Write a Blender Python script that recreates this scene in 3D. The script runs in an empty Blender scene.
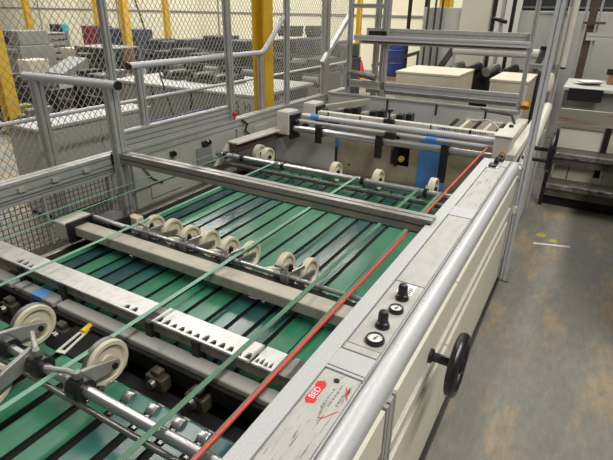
import bpy, bmesh, math, random
from mathutils import Vector, Matrix
RND = random.Random(11)
SC = bpy.context.scene
COL = SC.collection
PI = math.pi

# ------------------------------------------------------------------ camera
F = 480.34
CR = ((0.86638749, 0.4991606, 0.01454027), (0.22050701, -0.35628241, -0.90798651), (-0.44805065, 0.78987438, -0.41874703))
CH = 2.0
cam = bpy.data.cameras.new('camera')
camo = bpy.data.objects.new('camera', cam)
COL.objects.link(camo)
camo.matrix_world = Matrix(((CR[0][0], -CR[1][0], -CR[2][0], 0), (CR[0][1], -CR[1][1], -CR[2][1], 0),
                            (CR[0][2], -CR[1][2], -CR[2][2], CH), (0, 0, 0, 1)))
cam.sensor_width = 36
cam.lens = F / 613 * 36
cam.clip_start = 0.05
cam.clip_end = 200
SC.camera = camo


def ray(x, y):
    c = ((x - 306.5) / F, (y - 230) / F, 1)
    return Vector([sum(CR[k][i] * c[k] for k in range(3)) for i in range(3)])


def atY(x, y, Y):
    d = ray(x, y)
    return Vector((0, 0, CH)) + d * (Y / d.y)


def atX(x, y, X):
    d = ray(x, y)
    return Vector((0, 0, CH)) + d * (X / d.x)


def atZ(x, y, Z):
    d = ray(x, y)
    return Vector((0, 0, CH)) + d * ((Z - CH) / d.z)


# ------------------------------------------------------------------ materials
def mat(name, col, rough=0.5, metal=0.0, col2=None, scale=8.0, amt=1.0, stretch=(1, 1, 1), bump=0.0, bscale=60.0,
        coat=0.0, lo=0.35, hi=0.7, rough2=None, detail=5.0, spec=0.5):
    m = bpy.data.materials.new(name)
    m.use_nodes = True
    nt = m.node_tree
    b = nt.nodes['Principled BSDF']
    b.inputs['Roughness'].default_value = rough
    b.inputs['Metallic'].default_value = metal
    b.inputs['Specular IOR Level'].default_value = spec
    if coat:
        b.inputs['Coat Weight'].default_value = coat
        b.inputs['Coat Roughness'].default_value = 0.15
    c1 = (*col, 1)
    b.inputs['Base Color'].default_value = c1
    tc = nt.nodes.new('ShaderNodeTexCoord')
    if col2 is not None:
        mp = nt.nodes.new('ShaderNodeMapping')
        mp.inputs['Scale'].default_value = stretch
        nz = nt.nodes.new('ShaderNodeTexNoise')
        nz.inputs['Scale'].default_value = scale
        nz.inputs['Detail'].default_value = detail
        nz.inputs['Roughness'].default_value = 0.65
        cr = nt.nodes.new('ShaderNodeValToRGB')
        cr.color_ramp.elements[0].position = lo
        cr.color_ramp.elements[1].position = hi
        cr.color_ramp.elements[0].color = c1
        cr.color_ramp.elements[1].color = (*col2, 1)
        nt.links.new(tc.outputs['Object'], mp.inputs['Vector'])
        nt.links.new(mp.outputs['Vector'], nz.inputs['Vector'])
        nt.links.new(nz.outputs['Fac'], cr.inputs['Fac'])
        nt.links.new(cr.outputs['Color'], b.inputs['Base Color'])
        if rough2 is not None:
            mr = nt.nodes.new('ShaderNodeMapRange')
            mr.inputs['From Min'].default_value = lo
            mr.inputs['From Max'].default_value = hi
            mr.inputs['To Min'].default_value = rough
            mr.inputs['To Max'].default_value = rough2
            nt.links.new(nz.outputs['Fac'], mr.inputs['Value'])
            nt.links.new(mr.outputs['Result'], b.inputs['Roughness'])
    if bump:
        n2 = nt.nodes.new('ShaderNodeTexNoise')
        n2.inputs['Scale'].default_value = bscale
        n2.inputs['Detail'].default_value = 3
        bp = nt.nodes.new('ShaderNodeBump')
        bp.inputs['Strength'].default_value = bump
        bp.inputs['Distance'].default_value = 0.004
        nt.links.new(tc.outputs['Object'], n2.inputs['Vector'])
        nt.links.new(n2.outputs['Fac'], bp.inputs['Height'])
        nt.links.new(bp.outputs['Normal'], b.inputs['Normal'])
    return m


M = {}
M['alum'] = mat('anodised_aluminium', (.42, .425, .41), .38, .4, (.52, .525, .51), 14, stretch=(1, 1, 1), lo=.3, hi=.75)
M['rail'] = mat('speckled_rail_paint', (.50, .505, .505), .45, .1, (.40, .405, .405), 160, lo=.45, hi=.7, bump=.15, bscale=300)
M['tube'] = mat('handrail_aluminium', (.60, .61, .625), .38, .25, (.52, .53, .545), 90, lo=.4, hi=.75)
M['plate'] = mat('scuffed_white_plate', (.455, .45, .42), .45, 0, (.34, .33, .30), 9, stretch=(2.5, .8, 1), lo=.42, hi=.8)
M['cream'] = mat('cream_panel_paint', (.68, .665, .56), .42, 0, (.62, .605, .49), 3, lo=.4, hi=.8)
M['tan'] = mat('tan_beam_paint', (.42, .40, .33), .5, 0, (.30, .27, .21), 10, lo=.45, hi=.8)
M['leftpanel'] = mat('grey_green_wall_paint', (.43, .435, .385), .5, .05, (.35, .355, .31), 4, lo=.4, hi=.8)
M['tanplate'] = mat('stained_tan_plate', (.46, .40, .29), .55, .05, (.27, .225, .15), 6, lo=.4, hi=.8)
M['housing'] = mat('white_housing_paint', (.62, .60, .53), .45, 0, (.50, .47, .39), 12, lo=.5, hi=.85)
M['beige'] = mat('beige_wheel_plastic', (.62, .57, .43), .5, 0, (.45, .40, .29), 20, lo=.5, hi=.85)
M['chrome'] = mat('polished_steel', (.52, .52, .52), .34, .9)
M['steel'] = mat('worn_steel', (.36, .35, .33), .34, .85, (.22, .21, .19), 18, lo=.4, hi=.75)
M['comb'] = mat('bright_comb_plate', (.66, .65, .63), .36, .35, (.48, .47, .44), 26, lo=.45, hi=.8)
M['iron'] = mat('cast_grey_iron', (.26, .26, .245), .45, .6, (.16, .16, .15), 22, lo=.4, hi=.75)
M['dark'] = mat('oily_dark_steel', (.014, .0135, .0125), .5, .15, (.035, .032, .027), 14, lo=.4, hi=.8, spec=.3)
M['pit'] = mat('near_black_bed', (.005, .005, .005), .7, 0, (.014, .012, .010), 9, lo=.45, hi=.8, spec=.2)  # near-black; also puts the shade between the belts into the colour
M['brown'] = mat('rust_brown_steel', (.10, .075, .05), .6, .2, (.05, .04, .03), 12, lo=.4, hi=.75)
M['black'] = mat('black_plastic', (.012, .012, .013), .3, 0)
M['rubber'] = mat('black_rubber', (.015, .015, .015), .55, 0)
M['yellow'] = mat('yellow_column_paint', (.72, .45, .02), .5, 0, (.55, .33, .02), 6, lo=.45, hi=.8)
M['yellowp'] = mat('yellow_plastic', (.75, .52, .03), .35)
M['orange'] = mat('orange_plastic', (.85, .36, .02), .4)
M['red'] = mat('red_paint', (.62, .02, .02), .4)
M['redcord'] = mat('red_cord', (.58, .07, .05), .45, 0, (.42, .05, .04), 60, stretch=(4, 1, 4), lo=.4, hi=.7)
M['blue'] = mat('blue_tape', (.10, .30, .72), .5, 0, (.07, .22, .55), 12, lo=.4, hi=.8)
M['bluep'] = mat('blue_crate_plastic', (.02, .045, .19), .45)
M['navy'] = mat('navy_cabinet_paint', (.03, .045, .09), .45, .1, (.05, .06, .10), 5)
M['maroon'] = mat('maroon_cabinet_paint', (.17, .015, .03), .45)
M['white'] = mat('white_paper', (.78, .78, .80), .5)
M['lav'] = mat('lavender_print', (.62, .60, .75), .5)
M['ink'] = mat('printed_ink', (.05, .05, .06), .6)
M['fadeink'] = mat('faded_ink', (.22, .21, .19), .6)
M['dial'] = mat('white_dial', (.75, .74, .68), .4)
M['wire'] = mat('galvanised_wire', (.40, .39, .34), .5, .3)
M['wiredark'] = mat('dull_mesh_wire', (.10, .095, .085), .55, .3)
M['clad'] = mat('cream_wall_cladding', (.90, .86, .66), .6, 0, (.84, .80, .61), 1.2, lo=.4, hi=.8)
M['greyclad'] = mat('grey_cladding', (.50, .50, .46), .6)
M['machgrey'] = mat('dark_grey_machine', (.040, .044, .048), .45, .2, (.085, .09, .095), 6, lo=.4, hi=.8)
M['machblue'] = mat('slate_machine', (.045, .06, .085), .4, .2, (.10, .115, .145), 7, lo=.4, hi=.8)
M['machlight'] = mat('light_grey_machine', (.27, .27, .25), .5, .1, (.20, .20, .19), 5, lo=.4, hi=.8)
M['machpale'] = mat('pale_machine_panel', (.52, .52, .49), .5, .05, (.46, .46, .43), 3, lo=.4, hi=.8)
M['wood'] = mat('brown_board', (.30, .17, .09), .6, 0, (.22, .12, .06), 8, stretch=(1, 1, .2), lo=.4, hi=.75)
M['card'] = mat('cream_pallet_wrap', (.70, .65, .52), .55, 0, (.64, .58, .45), 4, lo=.4, hi=.8)
M['step'] = mat('worn_checker_plate', (.42, .41, .38), .32, .7, (.10, .09, .075), 9, stretch=(1, 2.5, 1), lo=.38, hi=.66, rough2=.6)
M['treaddark'] = mat('grimy_tread', (.10, .09, .075), .5, .4, (.17, .155, .13), 10, lo=.4, hi=.75)
M['rusty'] = mat('rusty_platform_edge', (.34, .32, .27), .5, .3, (.25, .15, .07), 3, stretch=(.6, 1, 8), lo=.52, hi=.75)
M['cyan'] = mat('cyan_sign', (.02, .55, .72), .4)
M['strap'] = mat('pale_green_strap', (.16, .35, .25), .42, 0, (.12, .28, .19), 30, stretch=(1, .3, 1), lo=.4, hi=.75)
M['strapd'] = mat('dark_green_strap', (.065, .17, .10), .5, 0, (.05, .13, .075), 30, stretch=(1, .3, 1), lo=.4, hi=.75)
BELT = [mat('green_belt', (.022, .150, .078), .25, 0, (.05, .21, .125), 2.2, stretch=(4, 1, 1), lo=.3, hi=.75, detail=2),
        mat('teal_belt', (.016, .098, .080), .22, 0, (.045, .155, .13), 2.2, stretch=(4, 1, 1), lo=.3, hi=.75, detail=2),
        mat('deep_teal_belt', (.014, .058, .060), .2, 0, (.035, .105, .10), 2.2, stretch=(4, 1, 1), lo=.3, hi=.75, detail=2),
        mat('bright_green_belt', (.035, .195, .10), .24, 0, (.06, .245, .14), 2.2, stretch=(4, 1, 1), lo=.3, hi=.75, detail=2)]



def floor_material():
    m = bpy.data.materials.new('worn_concrete_floor')
    m.use_nodes = True
    nt = m.node_tree
    b = nt.nodes['Principled BSDF']
    tc = nt.nodes.new('ShaderNodeTexCoord')

    def noise(scale, stretch, detail=6):
        mp = nt.nodes.new('ShaderNodeMapping')
        mp.inputs['Scale'].default_value = stretch
        nz = nt.nodes.new('ShaderNodeTexNoise')
        nz.inputs['Scale'].default_value = scale
        nz.inputs['Detail'].default_value = detail
        nz.inputs['Roughness'].default_value = .7
        nt.links.new(tc.outputs['Object'], mp.inputs['Vector'])
        nt.links.new(mp.outputs['Vector'], nz.inputs['Vector'])
        return nz

    def ramp(nz, lo, hi, c0, c1):
        cr = nt.nodes.new('ShaderNodeValToRGB')
        cr.color_ramp.elements[0].position = lo
        cr.color_ramp.elements[1].position = hi
        cr.color_ramp.elements[0].color = (*c0, 1)
        cr.color_ramp.elements[1].color = (*c1, 1)
        nt.links.new(nz.outputs['Fac'], cr.inputs['Fac'])
        return cr
    base = ramp(noise(3.0, (1, .5, 1)), .3, .75, (.17, .168, .15), (.25, .235, .20))
    fine = ramp(noise(26, (1, .35, 1)), .35, .7, (.62, .60, .56), (1, 1, 1))
    wearmask = ramp(noise(1.7, (1.6, .5, 1), 9), .5, .6, (0, 0, 0), (1, 1, 1))
    m1 = nt.nodes.new('ShaderNodeMixRGB')
    m1.inputs['Color2'].default_value = (.40, .29, .16, 1)
    m1.inputs['Fac'].default_value = .5
    ml = nt.nodes.new('ShaderNodeMath')
    ml.operation = 'MULTIPLY'
    ml.inputs[1].default_value = .75
    nt.links.new(wearmask.outputs['Color'], ml.inputs[0])
    nt.links.new(ml.outputs[0], m1.inputs['Fac'])
    nt.links.new(base.outputs['Color'], m1.inputs['Color1'])
    m2 = nt.nodes.new('ShaderNodeMixRGB')
    m2.blend_type = 'MULTIPLY'
    m2.inputs['Fac'].default_value = .7
    nt.links.new(m1.outputs['Color'], m2.inputs['Color1'])
    nt.links.new(fine.outputs['Color'], m2.inputs['Color2'])
    nt.links.new(m2.outputs['Color'], b.inputs['Base Color'])
    b.inputs['Roughness'].default_value = .45
    return m


M['floor'] = floor_material()
M['cast'] = mat('cast_aluminium', (.38, .38, .355), .42, .45, (.28, .28, .26), 18, lo=.4, hi=.75)
M['beam'] = mat('dull_beam_aluminium', (.30, .295, .28), .36, .7, (.38, .375, .355), 14, lo=.3, hi=.75)
M['segment'] = mat('grey_bar_enamel', (.40, .385, .355), .42, .1, (.32, .31, .285), 7, lo=.4, hi=.8)
M['block'] = mat('greasy_brown_block', (.06, .05, .034), .55, .1, (.022, .019, .014), 16, lo=.4, hi=.8)


def scuffed():
    """white plate with dark scratches running lengthways"""
    m = mat('scratched_name_plate', (.455, .45, .42), .45, 0, (.36, .35, .32), 9, stretch=(2.5, .8, 1), lo=.42, hi=.8)
    nt = m.node_tree
    b = nt.nodes['Principled BSDF']
    src = b.inputs['Base Color'].links[0].from_socket
    tc = [n for n in nt.nodes if n.type == 'TEX_COORD'][0]

    def nz(scale, st):
        mp = nt.nodes.new('ShaderNodeMapping')
        mp.inputs['Scale'].default_value = st
        mp.inputs['Rotation'].default_value = (0, 0, .12)
        n = nt.nodes.new('ShaderNodeTexNoise')
        n.inputs['Scale'].default_value = scale
        n.inputs['Detail'].default_value = 8
        n.inputs['Roughness'].default_value = .75
        nt.links.new(tc.outputs['Object'], mp.inputs['Vector'])
        nt.links.new(mp.outputs['Vector'], n.inputs['Vector'])
        return n
    a, c = nz(34, (2.2, .22, 1)), nz(5, (2, .7, 1))
    ra, rc = nt.nodes.new('ShaderNodeValToRGB'), nt.nodes.new('ShaderNodeValToRGB')
    ra.color_ramp.elements[0].position, ra.color_ramp.elements[1].position = .54, .6
    rc.color_ramp.elements[0].position, rc.color_ramp.elements[1].position = .46, .58
    nt.links.new(a.outputs['Fac'], ra.inputs['Fac'])
    nt.links.new(c.outputs['Fac'], rc.inputs['Fac'])
    mu = nt.nodes.new('ShaderNodeMath')
    mu.operation = 'MULTIPLY'
    nt.links.new(ra.outputs['Color'], mu.inputs[0])
    nt.links.new(rc.outputs['Color'], mu.inputs[1])
    mx = nt.nodes.new('ShaderNodeMixRGB')
    mx.inputs['Color2'].default_value = (.06, .055, .05, 1)
    nt.links.new(mu.outputs[0], mx.inputs['Fac'])
    nt.links.new(src, mx.inputs['Color1'])
    nt.links.new(mx.outputs['Color'], b.inputs['Base Color'])
    return m


M['scuff'] = scuffed()


# ------------------------------------------------------------------ mesh builder
def V(*a):
    return Vector(a)


def frame(d, up=(0, 0, 1)):
    d = d.normalized()
    u = Vector(up)
    if abs(d.dot(u)) > .99:
        u = Vector((0, 1, 0))
    s = d.cross(u).normalized()
    return s, s.cross(d).normalized()


class MB:
    def __init__(self):
        self.v, self.f = [], []

    def _add(self, vs, fs):
        n = len(self.v)
        self.v += [Vector(p) for p in vs]
        self.f += [tuple(i + n for i in f) for f in fs]
        return self

    def box(self, x0, x1, y0, y1, z0, z1):
        return self._add([(x0, y0, z0), (x1, y0, z0), (x1, y1, z0), (x0, y1, z0), (x0, y0, z1), (x1, y0, z1), (x1, y1, z1), (x0, y1, z1)],
                         [(0, 3, 2, 1), (4, 5, 6, 7), (0, 1, 5, 4), (1, 2, 6, 5), (2, 3, 7, 6), (3, 0, 4, 7)])

    def loft(self, rings, cap=True):
        n = len(rings[0])
        vs = [p for r in rings for p in r]
        fs = []
        for k in range(len(rings) - 1):
            for i in range(n):
                j = (i + 1) % n
                fs.append((k * n + i, k * n + j, (k + 1) * n + j, (k + 1) * n + i))
        if cap:
            fs.append(tuple(reversed(range(n))))
            fs.append(tuple((len(rings) - 1) * n + i for i in range(n)))
        return self._add(vs, fs)

    def tube(self, p0, p1, r, n=14, r1=None):
        p0, p1 = Vector(p0), Vector(p1)
        s, u = frame(p1 - p0)
        r1 = r if r1 is None else r1
        return self.loft([[p + (s * math.cos(2 * PI * i / n) + u * math.sin(2 * PI * i / n)) * q for i in range(n)] for p, q in ((p0, r), (p1, r1))])

    def path(self, pts, r, n=10):
        pts = [Vector(p) for p in pts]
        rings = []
        s0 = None
        for k, p in enumerate(pts):
            d = (pts[min(k + 1, len(pts) - 1)] - pts[max(k - 1, 0)])
            s, u = frame(d)
            if s0 is not None and s.dot(s0) < 0:
                s, u = -s, -u
            s0 = s
            rings.append([p + (s * math.cos(2 * PI * i / n) + u * math.sin(2 * PI * i / n)) * r for i in range(n)])
        return self.loft(rings)

    def bar(self, p0, p1, w, h, up=(0, 0, 1)):
        p0, p1 = Vector(p0), Vector(p1)
        s, u = frame(p1 - p0, up)
        q = [(-w / 2, -h / 2), (w / 2, -h / 2), (w / 2, h / 2), (-w / 2, h / 2)]
        return self.loft([[p + s * a + u * b for a, b in q] for p in (p0, p1)])

    def prof(self, p0, p1, w, h, up=(0, 0, 1), nw=1, nh=1):
        """extruded aluminium profile with T-slots; nw / nh slots per face"""
        p0, p1 = Vector(p0), Vector(p1)
        s, u = frame(p1 - p0, up)
        sl, dp = .010, .012

        def side(L, n):
            out = []
            for k in range(n):
                c = -L / 2 + L * (k + .5) / n
                out += [(c - sl / 2, 0), (c - sl / 2, dp), (c + sl / 2, dp), (c + sl / 2, 0)]
            return out
        poly = [(-w / 2, -h / 2)]
        poly += [(a, -h / 2 + d) for a, d in side(w, nw)]
        poly += [(w / 2, -h / 2)]
        poly += [(w / 2 - d, a) for a, d in side(h, nh)]
        poly += [(w / 2, h / 2)]
        poly += [(-a, h / 2 - d) for a, d in side(w, nw)]
        poly += [(-w / 2, h / 2)]
        poly += [(-w / 2 + d, -a) for a, d in side(h, nh)]
        return self.loft([[p + s * a + u * b for a, b in poly] for p in (p0, p1)])

    def lathe(self, prof, o, axis, n=28, closed=False):
        """prof: list of (radius, distance along axis); closed loops the section"""
        o, a = Vector(o), Vector(axis).normalized()
        s, u = frame(a)
        rings = [[o + a * t + (s * math.cos(2 * PI * i / n) + u * math.sin(2 * PI * i / n)) * max(r, .0002) for i in range(n)] for r, t in prof]
        if closed:
            rings.append(rings[0])
        return self.loft(rings, cap=not closed)

    def extr(self, poly, o, u, v, depth):
        o, u, v = Vector(o), Vector(u).normalized(), Vector(v).normalized()
        w = u.cross(v)
        return self.loft([[o + u * a + v * b + w * t for a, b in poly] for t in (0, depth)])

    def build(self, name, m, parent=None, bevel=0, smooth=35):
        off = Vector((0, 0, 0))
        p = parent
        while p is not None:
            off += p.location
            p = p.parent
        me = bpy.data.meshes.new(name)
        me.from_pydata([tuple(q - off) for q in self.v], [], self.f)
        bm = bmesh.new()
        bm.from_mesh(me)
        bmesh.ops.recalc_face_normals(bm, faces=bm.faces)
        bm.to_mesh(me)
        bm.free()
        me.materials.append(m)
        me.polygons.foreach_set('use_smooth', [True] * len(me.polygons))
        me.set_sharp_from_angle(angle=math.radians(smooth))
        o = bpy.data.objects.new(name, me)
        COL.objects.link(o)
        if parent:
            o.parent = parent
        if bevel:
            b = o.modifiers.new('bevel', 'BEVEL')
            b.width = bevel
            b.segments = 2
            b.limit_method = 'ANGLE'
        return o


def thing(name, label, cat, loc=(0, 0, 0), group=None):
    o = bpy.data.objects.new(name, None)
    o.empty_display_size = .1
    COL.objects.link(o)
    o.location = loc
    return tag(o, label, cat, group)


def tag(o, label=None, cat=None, group=None, kind=None):
    if label:
        o['label'] = label
    if cat:
        o['category'] = cat
    if group:
        o['group'] = group
    if kind:
        o['kind'] = kind
    return o


def solo(mb, name, m, loc, label, cat, group=None, bevel=0):
    """a one-mesh thing with its origin at loc"""
    loc = Vector(loc)
    mb.v = [q - loc for q in mb.v]
    o = mb.build(name, m, None, bevel)
    o.location = loc
    return tag(o, label, cat, group)


def dup(root, loc, label, rz=None):
    r = root.copy()
    COL.objects.link(r)
    r.location = loc
    if rz is not None:
        r.rotation_euler.z = rz
    r['label'] = label
    for ch in list(root.children):
        c = ch.copy()
        COL.objects.link(c)
        c.parent = r
        for g in list(ch.children):
            d = g.copy()
            COL.objects.link(d)
            d.parent = c
    return r


def text(s, size, o, u, v, m, name, parent, depth=.0006):
    """letters lying in the plane (u, v) with their lower left corner at o"""
    cu = bpy.data.curves.new(name, 'FONT')
    cu.body = s
    cu.size = size
    cu.extrude = depth
    tmp = bpy.data.objects.new(name, cu)
    COL.objects.link(tmp)
    dg = bpy.context.evaluated_depsgraph_get()
    me = bpy.data.meshes.new_from_object(tmp.evaluated_get(dg))
    bpy.data.objects.remove(tmp)
    u, v = Vector(u).normalized(), Vector(v).normalized()
    w = u.cross(v)
    off = Vector((0, 0, 0))
    p = parent
    while p is not None:
        off += p.location
        p = p.parent
    for q in me.vertices:
        c = q.co
        q.co = Vector(o) + u * c.x + v * c.y + w * c.z - off
    me.materials.clear()
    me.materials.append(m)
    t = bpy.data.objects.new(name, me)
    COL.objects.link(t)
    t.parent = parent
    return t


def strands(mb, X, y0, y1, z0, z1, dy, dz, r, hole=None):
    """diamond wire net in the plane x = X"""
    k = dz / dy
    for sgn in (1, -1):
        c = y0 - (z1 - z0) / k if sgn > 0 else y0
        end = y1 if sgn > 0 else y1 + (z1 - z0) / k
        while c < end:
            # z = z0 + sgn * k * (y - c)
            a, b = (c, c + (z1 - z0) / k) if sgn > 0 else (c - (z1 - z0) / k, c)
            a, b = max(a, y0), min(b, y1)
            if b - a > .01:
                xo = X + sgn * r
                mb.bar((xo, a, z0 + sgn * k * (a - c)), (xo, b, z0 + sgn * k * (b - c)), 2 * r, 2 * r, up=(1, 0, 0))
            c += dy
    return mb


# ================================================================== setting
fl = MB().box(-48, 8, -4, 18, -.1, 0).build('floor', M['floor'])
tag(fl, kind='structure')
wb = MB().box(-48, -3.2, 17, 17.3, 0, 7)
tag(wb.build('wall_back', M['clad']), kind='structure')
tag(MB().box(-3.2, 8, 17, 17.3, 0, 7).build('wall_right', M['greyclad']), kind='structure')
tag(MB().box(-48.2, -48, -4, 17, 0, 7).build('wall_left', M['clad']), kind='structure')
t1 = MB()
t1.box(-48, -3.2, 16.95, 17, 1.78, 1.84)
tag(t1.build('trim_1', M['machlight']), kind='structure')
t2 = MB()
for x in (-38, -32, -26, -20, -14, -8):
    t2.box(x, x + .05, 16.96, 17, 0, 7)
tag(t2.build('trim_2', M['machlight']), kind='structure')
dr = atY(49, 24, 16.9)
dr2 = atY(60, 24, 16.9)
d_ = MB().box(dr.x, dr2.x, 16.9, 16.99, 0, dr.z).build('door_1', M['machgrey'], None, .01)
tag(d_, kind='structure')
MB().box(dr2.x - .35, dr2.x - .25, 16.82, 16.9, dr.z * .45, dr.z * .5).build('door_handle', M['steel'], d_)

# ================================================================== near guard wall on the right
GT = 1.0
g = thing('machine_guard_wall', 'long cream panelled guard wall with flat grey top and rounded silver handrail beside the aisle', 'guard wall', (-.45, 1.9, 0))
# top frame
tb = MB()
tb.box(-.582, -.522, -.25, 3.72, .90, GT)
tb.box(-.522, -.395, -.25, 3.72, .90, .985)
tb.box(-.522, -.395, 1.05, 1.062, .985, GT).box(-.522, -.395, 1.066, 1.155, .985, GT)
tb.box(-.522, -.395, 2.47, 2.62, .985, GT).box(-.522, -.395, 3.55, 3.72, .985, GT)
tb.build('top_frame', M['rail'], g, .002)
MB().box(-.517, -.398, -.25, 1.045, .985, .998).build('name_plate', M['scuff'], g, .002)
MB().box(-.517, -.398, 1.162, 1.195, .985, .999).build('cover_strip', M['plate'], g, .002)
MB().box(-.517, -.398, 1.20, 1.66, .985, .997).build('gauge_plate', M['plate'], g, .002)
MB().box(-.517, -.398, 1.664, 2.465, .985, .998).build('cover_plate', M['plate'], g, .002)
MB().box(-.517, -.398, 2.625, 3.54, .985, .998).build('cover_plate', M['scuff'], g, .002)
# rounded handrail
hp = []
n = 14
cx, cz, rr = -.360, .965, .0355
sec = [(-.394, .90)] + [(cx + rr * math.cos(PI - PI * i / n), cz + rr * math.sin(PI - PI * i / n)) for i in range(n + 1)] + [(-.3245, .935), (-.335, .90)]
MB().loft([[V(x, y, z) for x, z in sec] for y in (-.25, 3.70)]).build('handrail', M['tube'], g, 0, 50)
# side panels and rails
for a, b in ((-.25, 1.07), (1.17, 1.945), (1.955, 2.845), (2.855, 3.66)):
    MB().box(-.40, -.322, a, b, .722, .90).build('upper_panel', M['cream'], g, .003)
    MB().box(-.40, -.322, a, b, .05, .552).build('lower_panel', M['cream'], g, .003)
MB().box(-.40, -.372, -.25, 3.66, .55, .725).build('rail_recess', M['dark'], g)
MB().box(-.372, -.321, 1.17, 3.66, .612, .668).build('mid_rail', M['housing'], g, .003)
MB().prof((-.362, 1.12, 0), (-.362, 1.12, .905), .085, .085, (0, 1, 0), 1, 2).build('post', M['alum'], g)
MB().prof((-.35, 3.69, 0), (-.35, 3.69, .90), .06, .06, (0, 1, 0)).build('post', M['alum'], g)
MB().box(-.41, -.303, -.25, 3.7, 0, .05).build('kick_base', M['black'], g)
MB().box(-.575, -.41, -.25, 3.7, .30, .90).build('inner_skin', M['iron'], g)
# fittings on the plates
def screw(x, y, z, parent, r=.006):
    MB().lathe([(0, 0), (r, 0), (r, .003), (r * .5, .004), (0, .004)], (x, y, z), (0, 0, 1), 12).build('screw', M['dark'], parent)


screw(-.462, 1.01, .998, g, .009)
# red lozenge logo, letters read along the rail
Lo = V(-.503, .885, .9982)
ud, vd = V(.05, 1, 0).normalized(), V(-1, .05, 0).normalized()
LS = .80
lg = MB().extr([(a * LS, b * LS) for a, b in [(-.012, .006), (.002, -.018), (.022, -.018), (.026, -.012), (.10, -.012), (.118, .004), (.104, .028), (.082, .028), (.078, .022), (.004, .022)]],
               V(-.492, .898, .9982), ud, vd, .0006).build('logo_badge', M['red'], g)
text('BED', .027, V(-.4865, .911, .9989), ud, vd, M['white'], 'logo_lettering', lg, .0003)
sk = MB()
for k, (x, L) in enumerate(((-.452, .085), (-.437, .11), (-.418, .07))):
    y = .895 + .012 * k
    while y < .895 + L:
        w = RND.uniform(.004, .012)
        sk.box(x - .0035, x + .0035 * RND.uniform(.2, 1), y, y + w, .998, .9986)
        y += w + RND.uniform(.003, .007)
sk.build('faded_writing', M['fadeink'], g)
fr = MB()
for a, b in (((-.425, 1.0), (-.402, .955)), ((-.43, .865), (-.405, .905)), ((-.445, .86), (-.43, .862))):
    fr.bar((a[0], a[1], .9985), (b[0], b[1], .9985), .003, .001)
fr.build('red_outline_mark', M['red'], g)


def gauge(x, y, r):
    gd = MB().lathe([(0, 0), (r, 0), (r, .012), (r * .9, .017), (r * .78, .017), (r * .76, .011), (0, .011)], (x, y, .997), (0, 0, 1), 30).build('pressure_gauge', M['black'], g)
    dl = MB().lathe([(0, .010), (r * .76, .010), (r * .76, .0125), (0, .0125)], (x, y, .997), (0, 0, 1), 26).build('dial', M['dial'], gd)
    nd = MB()
    nd.bar((x - r * .1, y - r * .3, 1.0100), (x + r * .12, y + r * .45, 1.0100), .004, .001)
    nd.lathe([(0, .0125), (.0045, .0125), (.0045, .0145), (0, .0145)], (x, y, .997), (0, 0, 1), 12)
    for k in range(9):
        a = math.radians(-130 + 260 * k / 8)
        c, s = math.sin(a), math.cos(a)
        nd.bar((x + c * r * .58, y + s * r * .58, 1.0098), (x + c * r * .7, y + s * r * .7, 1.0098), .0018, .0008)
    nd.build('needle', M['ink'], gd)


def knob(x, y):
    b = MB().lathe([(0, 0), (.026, 0), (.026, .008), (.022, .013), (.021, .02), (.0175, .022), (.0165, .058), (.0145, .063), (0, .064)], (x, y, .997), (0, 0, 1), 30).build('regulator_knob', M['black'], g)
    r = MB()
    for k in range(14):
        a = 2 * PI * k / 14
        r.tube((x + .0168 * math.cos(a), y + .0168 * math.sin(a), 1.022), (x + .016 * math.cos(a), y + .016 * math.sin(a), 1.054), .0016, 6)
    r.build('grip_rib', M['rubber'], b)


gauge(-.438, 1.245, .033)
knob(-.447, 1.335)
gauge(-.440, 1.45, .028)
knob(-.449, 1.54)
st = MB().box(-.487, -.425, 1.575, 1.655, .997, .9982).build('sticker', M['white'], g)
MB().box(-.484, -.455, 1.60, 1.652, .9982, .9986).build('print_block', M['lav'], st)
sb = MB()
for k in range(4):
    sb.box(-.447, -.431 - .003 * (k % 2), 1.582 + k * .013, 1.589 + k * .013, .9982, .9987)
sb.build('print_line', M['ink'], st)
# black cable fitting at the far end of the top
cf = MB()
cf.lathe([(0, 0), (.018, 0), (.018, .03), (.012, .035), (.012, .05), (0, .05)], (-.475, 3.60, GT), (0, 0, 1), 16)
cf.lathe([(0, 0), (.02, 0), (.02, .02), (.010, .03), (.010, .045), (0, .045)], (-.455, 3.68, GT), (0, 0, 1), 16)
cf.box(-.51, -.46, 3.50, 3.58, GT, GT + .012)
cf.path([(-.475, 3.6, 1.04), (-.468, 3.63, 1.055), (-.455, 3.68, 1.04)], .006, 8)
cf.build('cable_fitting', M['black'], g)
MB().box(-.52, -.44, 3.48, 3.54, .9985, 1.001).build('bright_patch', M['chrome'], g)
# bent conduit round the end of the guard
cd = MB().path([(-.43, 3.72, .985), (-.36, 3.735, .99), (-.315, 3.735, .985), (-.30, 3.735, .95), (-.298, 3.735, .5), (-.298, 3.735, .05)], .009, 10).build('conduit', M['rail'], g)
MB().box(-.312, -.284, 3.72, 3.75, .60, .66).build('conduit_clip', M['cream'], cd, .002)


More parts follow.
